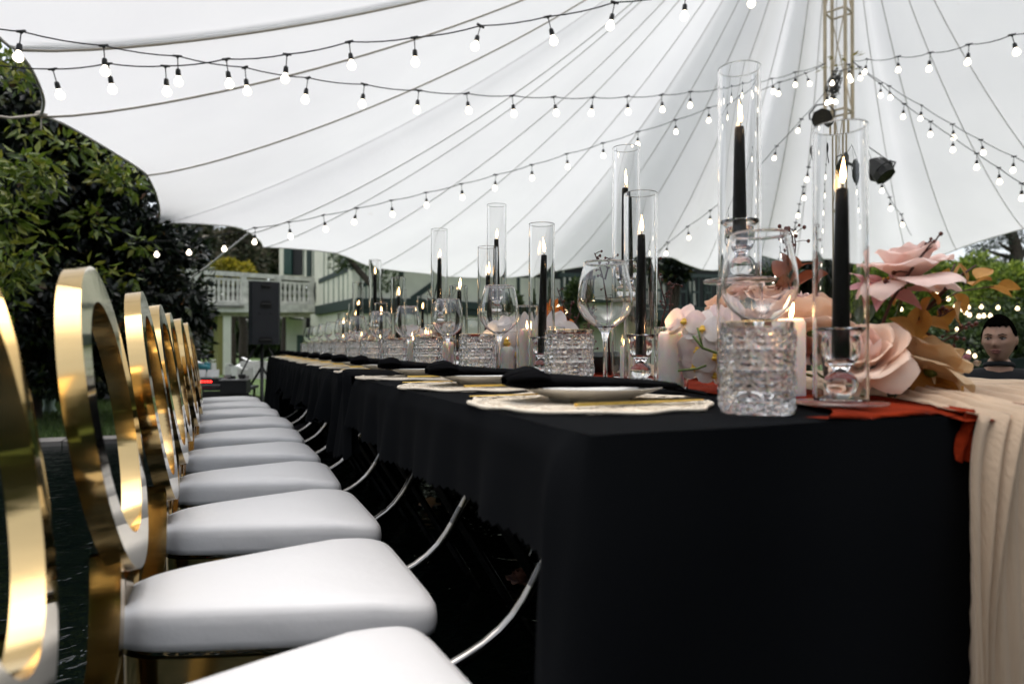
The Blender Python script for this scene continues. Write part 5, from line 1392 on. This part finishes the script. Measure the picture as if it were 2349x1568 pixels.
M['p_mauve'] = petal_mat('mauve_pink_petal', (.60,.26,.30), (.74,.42,.44))
M['p_orange'] = petal_mat('orange_petal', (.70,.16,.01), (.85,.26,.03))
M['l_must'] = petal_mat('mustard_leaf', (.48,.22,.035), (.64,.34,.08), .3)
M['l_rust'] = petal_mat('rust_leaf', (.22,.05,.02), (.36,.10,.04), .25)
M['l_green'] = petal_mat('dark_foliage', (.02,.05,.02), (.05,.09,.03), .2)
M['stemg'] = mat('green_stem', (.09,.14,.02), .5); M['twig'] = mat('dark_red_twig', (.06,.018,.012), .6); M['berry'] = mat('brown_berry', (.10,.022,.012), .4)
M['ydot'] = mat('yellow_stamen', (.75,.45,.05), .6); M['vase'] = mat('dark_green_vase', (.008,.016,.014), .4)

def rose_petal_grid(L_, W_, a0, a1, r0, curl, ang, z0, seed, cup=.9):
    """one petal as a grid of points round the +Z axis"""
    r_ = random.Random(seed); nv, nu = 14, 12; G_ = []; r = r0; h = z0; ds = L_/nv
    wv1, wv2 = r_.uniform(-.2,.2), r_.uniform(0, 6)
    for j in range(nv+1):
        t = j/nv; a = a0+(a1-a0)*t**1.3 + (curl*max(0,(t-.72)/.28)**2)
        if j: r += math.sin(a)*ds; h += math.cos(a)*ds
        w = W_*(math.sin(PI*min(.985, .13+.66*t**.85))**.8)*(1 if t < .9 else 1-.20*((t-.9)/.1)**2)
        Rc = max(.25*L_, r*.9+.3*L_*(1-cup)); row = []
        for i in range(nu+1):
            u = i/nu*2-1; ph = u*w/Rc*.5*1.0
            ph = max(-1.6, min(1.6, ph))
            rip = .035*L_*math.sin(u*4+wv2)*t**2 + .03*L_*(u*u)*(t-.5)*(1 if a1 > 1 else -.5)
            tipz = -.10*L_*max(0, t-.6)/.4*(abs(u)**1.5) 
            rr_ = (r-Rc) + Rc*math.cos(ph) ; yy = Rc*math.sin(ph)
            x = rr_ + rip*.5; z = h + tipz + rip
            row.append((x*math.cos(ang)-yy*math.sin(ang), x*math.sin(ang)+yy*math.cos(ang), z))
        G_.append(row)
    return G_
def rose(parent, loc, R_, mt, openness=1.0, seed=0, tilt=(0,0), layers=4, label=None, inner=None):
    """rose head of about radius R_: calyx mesh with petals as children"""
    m = MB(); m.ball((0,0,-.02*R_), R_*.22, 12, 8, (1,1,.9)); h = m.build('rose', M['stemg'], parent, angle=None)
    h.location = loc; h.rotation_euler = (tilt[0], tilt[1], seed)
    if label: h['label'] = label
    o = openness
    spec = [(4,1.05,.95,.70,-.40,.02,-.2),(5,1.12,1.15,.85,-.15,.05,.2),(4,1.18,1.45,.90,.20,.08,.8),(5,1.22,1.55,1.05,.95*o,.10,.6),(4,1.35,1.60,1.20,2.35*o,.10,.2)][:layers]
    n = 0
    for li, (cnt, l, w, a0, a1, r0, cu) in enumerate(spec):
        for q in range(cnt):
            n += 1; sd_ = seed*100+n; rq = random.Random(sd_)
            G_ = rose_petal_grid(R_*l*rq.uniform(.92,1.08), R_*w*1.15*rq.uniform(.9,1.1), a0+rq.uniform(-.14,.14)*(li > 1), a1*rq.uniform(.82,1.18), R_*r0, cu*rq.uniform(.6,1.3), q*2*PI/cnt + li*.7 + rq.uniform(-.22,.22), -R_*.05, sd_)
            m = MB(); m.grid([[Vector(p) for p in row] for row in G_]); m.build('petal', inner if (inner and li < 2) else mt, h, angle=None, fix=False)
    return h
def orchid(parent, loc, R_, mt, face, seed=0, roll=0.0, label=None):
    """phalaenopsis bloom: five broad petals and a small lip, facing along `face`"""
    m = MB(); m.ball((0,0,.01*R_), R_*.12, 10, 6); h = m.build('orchid', M['ydot'], parent, angle=None); h.location = loc
    q = Vector(face).to_track_quat('Z','Y'); h.rotation_mode = 'QUATERNION'; h.rotation_quaternion = q @ Vector((0,0,1)).rotation_difference(Vector((0,0,1)))
    if label: h['label'] = label
    rq = random.Random(seed)
    for k, (ang, l, w, lift) in enumerate([(0+roll,1.0,1.05,.08),(PI+roll,1.0,1.05,.08),(PI/2+roll,.95,.62,-.02),(PI*1.24+roll,.9,.55,-.04),(PI*1.76+roll,.9,.55,-.04)]):
        nv, nu = 8, 8; G_ = []
        for j in range(nv+1):
            t = j/nv; wd = w*R_*math.sin(PI*min(.99,t*.93+.05))**.75*.55; row = []
            for i in range(nu+1):
                u = i/nu*2-1; x = R_*l*t; y = u*wd; z = lift*R_*math.sin(t*PI) - .22*R_*t*t + .10*R_*(u*u)*(.5-t) + .03*R_*math.sin(u*3+k+t*4)
                row.append(Vector((x*math.cos(ang)-y*math.sin(ang), x*math.sin(ang)+y*math.cos(ang), z)))
            G_.append(row)
        m = MB(); m.grid(G_); m.build('petal', mt, h, angle=None, fix=False)
    m = MB(); m.ball((0,-.12*R_,.10*R_), .13*R_, 10, 6, (1.3,.8,.6)); m.tube([(0,-.15*R_,.08*R_),(.06*R_,-.32*R_,.16*R_)], .02*R_, 6); m.build('lip', M['ydot'], h, angle=None)
    return h
def leafm(parent, p, d, L_, W_, mt, seed=0, name='leaf', round_=False):
    rq = random.Random(seed); d = Vector(d).normalized(); s = d.cross(Vector((rq.gauss(0,.4),rq.gauss(0,.4),1))).normalized(); n_ = s.cross(d)
    G_ = []; nv, nu = 8, 4
    for j in range(nv+1):
        t = j/nv; w = W_*(math.sin(PI*t**.8)**.8 if round_ else math.sin(PI*min(1,t*.96+.02))); row = []
        for i in range(nu+1):
            u = i/nu*2-1; row.append(Vector(p) + d*(L_*t) + s*(u*w*.5) + n_*(.16*L_*abs(u)*w/W_ - .28*L_*t*t + .03*L_*math.sin(u*3+t*6+seed)))
        G_.append(row)
    m = MB(); m.grid(G_); return m.build(name, mt, parent, angle=None, fix=False)
def spray(parent, pts, r=.0022, berries=14, seed=0, tips=None):
    """dark berry twig through pts with short side shoots"""
    rq = random.Random(seed); m = MB(); pts = [Vector(p) for p in pts]
    m.tube(pts, [r*(1.25-.7*i/(len(pts)-1)) for i in range(len(pts))], 6)
    bs = []
    for k in range(berries):
        t = .35+.65*rq.random(); i = min(len(pts)-2, int(t*(len(pts)-1))); f = t*(len(pts)-1)-i; p = pts[i].lerp(pts[i+1], f)
        d = Vector((rq.gauss(0,1),rq.gauss(0,1),rq.gauss(.5,.7))).normalized()*rq.uniform(.008,.026); m.tube([p, p+d*.6+Vector((0,0,.002)), p+d], r*.5, 5); bs.append(p+d)
    o = m.build('twig', M['twig'], parent, angle=None)
    for b in bs:
        m = MB(); m.ball(b, rq.uniform(.0026,.0042), 7, 5, (1,1,1.15)); m.build('berry', M['berry'], o, angle=None)
    return o

# nearest arrangement, built round its vase
fa = empty('flower_arrangement', (1.165, .96, TTOP+.012), 'big arrangement of pink and toffee roses, orchids and mustard leaves, nearest the camera', 'flower arrangement', 'flower arrangements down the table')
O = fa.location
def fp(px, py, z): return at(px, py, z) - O
m = MB(); m.lathe([(0,0),(.058,0),(.082,.02),(.092,.055),(.088,.088),(.074,.105),(.066,.104),(.078,.085),(.0,.075)], 36); v_ = m.build('vase', M['vase'], fa, loc=fp(2045,0,1.2)*0 + Vector((-.02,.02,0)))
# rose heads
rose(fa, fp(2085,640,1.16), .062, M['p_pink'], 1.05, 3, (-.05,.12), 5, 'tall blush pink rose on top')
rose(fa, fp(1990,835,1.15), .060, M['p_peach'], .92, 5, (.70,.10), 5, 'large pink rose with drooping outer petals', M['p_pink'])
rose(fa, fp(2135,850,1.17), .052, M['p_tan'], .85, 7, (.35,.35), 5, 'toffee coloured rose')
rose(fa, fp(1868,762,1.27), .062, M['p_peach'], .8, 9, (.35,-.2), 5, 'peach rose behind the nearest cylinder')
rose(fa, fp(1830,735,1.42), .055, M['p_pink'], .7, 11, (.2,-.3), 4)
rose(fa, fp(1700,705,1.45), .050, M['p_pink'], .85, 12, (.3,-.5), 4, 'pale pink rose behind the largest wine glass')
rose(fa, fp(1762,720,1.40), .050, M['p_peach'], .7, 13, (.3,-.3), 4)
m = MB()
for a, b in (((2082,640,1.16),(2005,880,1.2)),((2135,835,1.17),(2060,900,1.2)),((1985,825,1.15),(2030,890,1.2)),((1868,775,1.27),(1990,900,1.2))):
    A_, B_ = fp(*a), fp(*b); m.tube([A_, A_.lerp(B_,.5)+Vector((.004,.0,.0)), B_], .0030, 8)
m.build('rose_stems', M['stemg'], fa, angle=None)
rose(fa, fp(1905,815,1.27), .055, M['p_peach'], .8, 14, (.5,-.1), 5)
rose(fa, fp(1835,800,1.36), .052, M['p_pink'], .75, 15, (.5,-.3), 5)
rose(fa, fp(1740,790,1.40), .050, M['p_peach'], .75, 16, (.5,-.3), 4)
rose(fa, fp(1672,720,1.46), .046, M['p_peach'], .75, 17, (.3,-.4), 4)
# pale orchid spray to the left
tow = lambda px, py, z: (Vector((0,0,CAMH))-at(px,py,z)).normalized()
for k, (px, py, z, r, mt, dx) in enumerate([(1570,735,1.36,.044,'p_blush',(-.5,0,.6)),(1612,752,1.34,.046,'p_white',(-.2,.2,.4)),(1648,735,1.38,.046,'p_blush',(.1,0,.5)),(1600,800,1.35,.046,'p_blush',(-.3,0,-.3)),
        (1640,815,1.33,.045,'p_white',(.2,0,-.2)),(1592,838,1.36,.040,'p_blush',(-.4,0,-.5)),(1640,858,1.35,.040,'p_white',(.1,0,-.4)),(1555,780,1.40,.038,'p_white',(-.7,.1,.1)),(1690,770,1.40,.045,'p_blush',(.3,0,.2))]):
    orchid(fa, fp(px,py,z), r, M[mt], tow(px,py,z)+Vector(dx), k, random.uniform(-.6,.6))
m = MB(); m.tube([fp(1590,770,1.31), fp(1612,798,1.31), fp(1640,808,1.31), fp(1740,830,1.3), fp(1950,885,1.2)], .0026, 8); m.tube([fp(1612,798,1.31), fp(1600,752,1.32)], .002, 8)
m.tube([fp(1555,850,1.32), fp(1600,845,1.31), fp(1620,838,1.31)], .002, 8); m.build('orchid_stem', M['stemg'], fa, angle=None)
# mauve lily-like bloom
def lily(parent, c, R_, mt, face, n=6, seed=0, label=None):
    m = MB(); m.ball((0,0,0), R_*.10, 8, 6)
    for k in range(5): a = k*1.256; m.tube([(0,0,0),(.10*R_*math.cos(a),.10*R_*math.sin(a),.35*R_)], .02*R_, 5); m.ball((.10*R_*math.cos(a),.10*R_*math.sin(a),.38*R_), .045*R_, 6, 5)
    h = m.build('lily', M['ydot'], parent, angle=None); h.location = c; h.rotation_mode = 'QUATERNION'; h.rotation_quaternion = Vector(face).to_track_quat('Z','Y')
    if label: h['label'] = label
    for k in range(n):
        a = k*2*PI/n; leafm(h, (0,0,0), (math.cos(a), math.sin(a), .35), R_, R_*.42, mt, seed+k, 'petal')
    return h
lily(fa, fp(2030,672,1.18), .068, M['p_mauve'], Vector((0,-.3,1))+tow(2030,672,1.18)*.5, 6, 1, 'mauve pink lily like bloom under the tall rose')
lily(fa, fp(1850,712,1.35), .040, M['p_mauve'], tow(1850,700,1.3)+Vector((0,0,.8)), 6, 9)
# mustard eucalyptus sprig up to the right
m = MB(); sp1 = [fp(2020,860,1.2), fp(2080,770,1.19), fp(2120,715,1.18), fp(2165,668,1.18), fp(2205,632,1.18), fp(2240,608,1.18)]; m.tube(sp1, [.0045,.004,.0036,.003,.0024,.0012], 8)
m.tube([fp(2120,715,1.18), fp(2200,668,1.18), fp(2290,655,1.18)], .0013, 6); m.tube([fp(2165,668,1.18), fp(2180,630,1.18), fp(2192,605,1.18)], .0016, 6); m.build('eucalyptus_stem', M['twig'], fa, angle=None)
lv = [(2150,700,-.4,1,.045),(2160,668,.2,1.2,.05),(2188,672,.6,-.9,.05),(2205,690,.1,-1,.055),(2230,655,.9,.5,.055),(2240,640,1,1,.05),(2215,650,-.1,1,.045),(2262,660,1,-.2,.05),(2285,660,1,.15,.045),(2140,680,-.9,-.6,.04),(2170,700,.2,-1,.045),(2195,640,-.3,1,.035)]
Rv = Vector((CT,-ST,0))
for k, (px, py, dx, dz_, L_) in enumerate(lv): leafm(fa, fp(px,py,1.18+.01*(k%3)), Rv*dx+Vector((0,0,dz_))+Vector((random.gauss(0,.2),random.gauss(0,.2),0)), L_*.80, L_*.62, M['l_must'], k, 'leaf', True)
for k, (px, py, dx, dz_, L_, mt) in enumerate([(2040,730,.8,-.5,.075,'l_must'),(2095,745,1,.1,.08,'l_must'),(2075,780,.6,-.8,.07,'l_must'),(2120,765,1,-.3,.07,'l_must'),(2100,840,.4,-1,.08,'l_must'),(2150,860,.7,-.6,.075,'l_must'),(2060,860,.5,-.8,.07,'l_must'),
        (2180,860,.6,-.7,.06,'l_must'),(2130,890,1,-.1,.08,'l_must'),(2080,880,-.3,-.7,.06,'l_green'),(2020,880,.2,-.6,.06,'l_green'),(2050,700,.6,1,.06,'l_must'),(1985,745,.2,.8,.05,'l_green'),(2110,700,.3,-1,.07,'l_must'),(2170,890,.8,-.4,.06,'l_must')]):
    leafm(fa, fp(px,py,1.17+.012*(k%4)), Rv*dx+Vector((0,0,dz_))+Vector((random.gauss(0,.3),random.gauss(0,.3),0)), L_*.85, L_*.55, M[mt], k+40, 'leaf')
# rust leaves behind the big wine glass
m = MB(); m.tube([fp(1960,860,1.3), fp(1880,760,1.35), fp(1826,690,1.38), fp(1812,640,1.38), fp(1822,590,1.38), fp(1818,540,1.38), fp(1808,520,1.38)], [.0035,.003,.0026,.0022,.0018,.0014,.001], 8); m.build('rust_stem', M['twig'], fa, angle=None)
for k, (px, py, dx, dz_, L_) in enumerate([(1815,690,-.4,1,.055),(1800,670,-.8,-.3,.06),(1825,655,.7,.5,.055),(1812,640,-.5,.9,.05),(1830,700,.8,-.4,.06),(1805,710,-.7,-.6,.06),(1832,615,.6,.3,.03),(1815,605,-.4,.8,.028),(1840,740,.4,-.5,.055),(1820,625,.3,1,.04)]):
    leafm(fa, fp(px,py,1.38), Rv*dx+Vector((0,0,dz_))+Vector((random.gauss(0,.2),random.gauss(0,.2),0)), L_, L_*.8, M['l_rust'], k+80, 'leaf', True)
spray(fa, [fp(1822,600,1.38), fp(1826,560,1.38), fp(1820,525,1.38)], .0014, 10, 3)
spray(fa, [fp(1822,560,1.38), fp(1808,545,1.38), fp(1795,530,1.38)], .0012, 6, 4)
spray(fa, [fp(2010,780,1.16), fp(2045,690,1.14), fp(2090,620,1.12), fp(2120,580,1.12), fp(2143,560,1.12)], .0026, 14, 5)
spray(fa, [fp(2120,760,1.18), fp(2160,785,1.18), fp(2195,765,1.18), fp(2220,745,1.18)], .002, 10, 6)
spray(fa, [fp(2120,735,1.18), fp(2165,722,1.18), fp(2190,706,1.18)], .0018, 7, 7)
m = MB(); m.box((0,0,0),(.05,.002,.03), Matrix.Rotation(.5,3,'Y')); tag(m.build('place_card', M['paper'], smooth=False, loc=at(2112,908,1.22)), 'small white card half hidden under the mustard leaves', 'card')

# second arrangement: white orchids, dusty brown rose, orange bloom, bare twigs
f2 = empty('flower_arrangement', (1.02, 2.28, TTOP+.012), 'arrangement of white orchids, dusty brown roses and orange blooms beyond the second tumbler', 'flower arrangement', 'flower arrangements down the table')
O = f2.location
m = MB(); m.lathe([(0,0),(.06,0),(.08,.03),(.085,.06),(.07,.085),(.0,.07)], 30); m.build('vase', M['vase'], f2)
for k, (px, py, z, r) in enumerate([(1172,815,2.45,.085),(1205,835,2.5,.06),(1158,836,2.5,.05)]): rose(f2, fp(px,py,z), r, M['p_brown'], .75, 20+k, (.9,-.3), 4)
for k, (px, py, z, r, mt) in enumerate([(1160,782,2.3,.085,'p_white'),(1200,776,2.35,.095,'p_white'),(1270,765,2.4,.10,'p_white'),(1292,790,2.4,.08,'p_white'),(1185,812,2.3,.07,'p_white'),(1245,790,2.5,.09,'p_white')]):
    orchid(f2, fp(px,py,z), r, M[mt], tow(px,py,z)+Vector((random.gauss(0,.3),0,random.gauss(0,.3))), 30+k, random.uniform(-.5,.5))
for k, (px, py, z, r) in enumerate([(1280,735,2.5,.06),(1268,760,2.5,.055),(1270,710,2.5,.045)]): lily(f2, fp(px,py,z), r, M['p_orange'], tow(px,py,z)+Vector((.3,0,.3)), 5, 60+k)
for pts, nb_ in [([(1250,830,2.5),(1290,780,2.5),(1300,740,2.5),(1292,700,2.5),(1278,660,2.5)],10),([(1300,780,2.5),(1305,730,2.5),(1312,690,2.5)],8),([(1305,760,2.5),(1325,730,2.5),(1335,700,2.5)],5),([(1340,870,2.4),(1348,800,2.4),(1345,760,2.4),(1352,735,2.4)],12),([(1350,860,2.3),(1356,815,2.3),(1352,790,2.3)],9)]:
    spray(f2, [fp(*p) for p in pts], .0032, nb_, len(pts)*nb_)
for k in range(26):
    px, py = random.uniform(1140,1320), random.uniform(770,850); leafm(f2, fp(px,py,2.45+rr(.1)), (random.gauss(0,1),random.gauss(0,1),random.gauss(.3,.6)), .07, .04, M['l_green' if k%3 else 'l_rust'], 200+k)
# third: tall berry twigs and foliage between the middle candles
f3 = empty('flower_arrangement', (1.12, 1.95, TTOP+.012), 'tall bare berry twigs in a low dark vase between the middle candles', 'flower arrangement', 'flower arrangements down the table')
O = f3.location
m = MB(); m.lathe([(0,0),(.045,0),(.06,.02),(.062,.05),(.05,.065),(.0,.05)], 26); m.build('vase', M['vase'], f3)
for pts, nb_ in [([(1400,860,1.95),(1395,760,1.95),(1392,690,1.95),(1384,640,1.95),(1372,600,1.95),(1364,580,1.95)],14),([(1388,640,1.95),(1396,610,1.95),(1400,590,1.95)],6),
                 ([(1440,860,2.1),(1510,770,2.1),(1528,700,2.1),(1512,640,2.1),(1508,600,2.1)],13),([(1500,780,2.1),(1535,720,2.1),(1540,670,2.1),(1548,650,2.1)],12),([(1350,870,2.1),(1358,790,2.1),(1350,740,2.1)],10)]:
    spray(f3, [fp(*p) for p in pts], .0026, nb_, nb_*7+len(pts))
# far arrangements, small in the picture
for k, (x, y, lab) in enumerate([(1.0,3.35,'white and pink flowers behind the fourth and fifth wine glasses'),(1.0,4.3,'pink and orange flowers far down the table'),(1.0,5.4,'farthest small flower arrangement on the long table')]):
    f_ = empty('flower_arrangement', (x, y, TTOP+.012), lab, 'flower arrangement', 'flower arrangements down the table')
    m = MB(); m.lathe([(0,0),(.06,0),(.08,.03),(.085,.06),(.07,.085),(.0,.07)], 24); m.build('vase', M['vase'], f_)
    for q in range(4): rose(f_, (rr(.12), rr(.12), .12+rr(.03)), .05, M[('p_peach','p_pink','p_brown')[q%3]], .8, 40+k*5+q, (rr(.6),rr(.6)), 3)
    for q in range(3): orchid(f_, (rr(.15)-.05, -.1+rr(.05), .13+rr(.04)), .055, M['p_white'], Vector((-.4,-1,.3)), 90+q)
    for q in range(2): spray(f_, [(rr(.1),rr(.1),.1),(rr(.15),rr(.1),.25),(rr(.15),rr(.1),.38)], .003, 8, 300+k*3+q)
    for q in range(14): leafm(f_, (rr(.1),rr(.1),.08), (random.gauss(0,1),random.gauss(0,1),random.gauss(.4,.5)), .09, .045, M['l_green'], 400+k*20+q)
# distant flowers on another table behind the man
ft = empty('flower_arrangement', at(2215,835,6.5), 'blurred pink and peach flowers low between the toffee rose and the seated man', 'flower arrangement')
for q, (px, py, mt) in enumerate([(2190,835,'p_pink'),(2222,825,'p_mauve'),(2205,850,'p_white'),(2240,840,'p_peach'),(2185,815,'p_mauve'),(2230,855,'p_peach')]):
    rose(ft, at(px,py,6.5)-ft.location, .055, M[mt], .8, 70+q, (rr(.8),rr(.8)), 3)
for q in range(12): leafm(ft, (rr(.25),rr(.1),-.05), (random.gauss(0,1),random.gauss(0,1),random.gauss(.4,.5)), .12, .06, M['l_green'], 600+q)
m = MB(); m.lathe([(0,-.3),(.05,-.3),(.06,-.1),(.09,-.02),(0,-.03)], 20); m.build('vase', M['vase'], ft)
# stray blooms floating in the water under the table
for q, (px, py, z, mt, lab) in enumerate([(1198,1322,2.45,'p_brown','pale mauve flower head floating in the dark water under the table'),(985,1162,3.6,'p_tan','dried tan flower head floating in the water under the second cloth')]):
    f_ = empty('floating_flower', (lambda p: Vector((p.x,p.y,.005)))(at(px,py,z)), lab, 'flower'); rose(f_, (0,0,0), .05, M[mt], 1.1, 80+q, (0,0), 4)
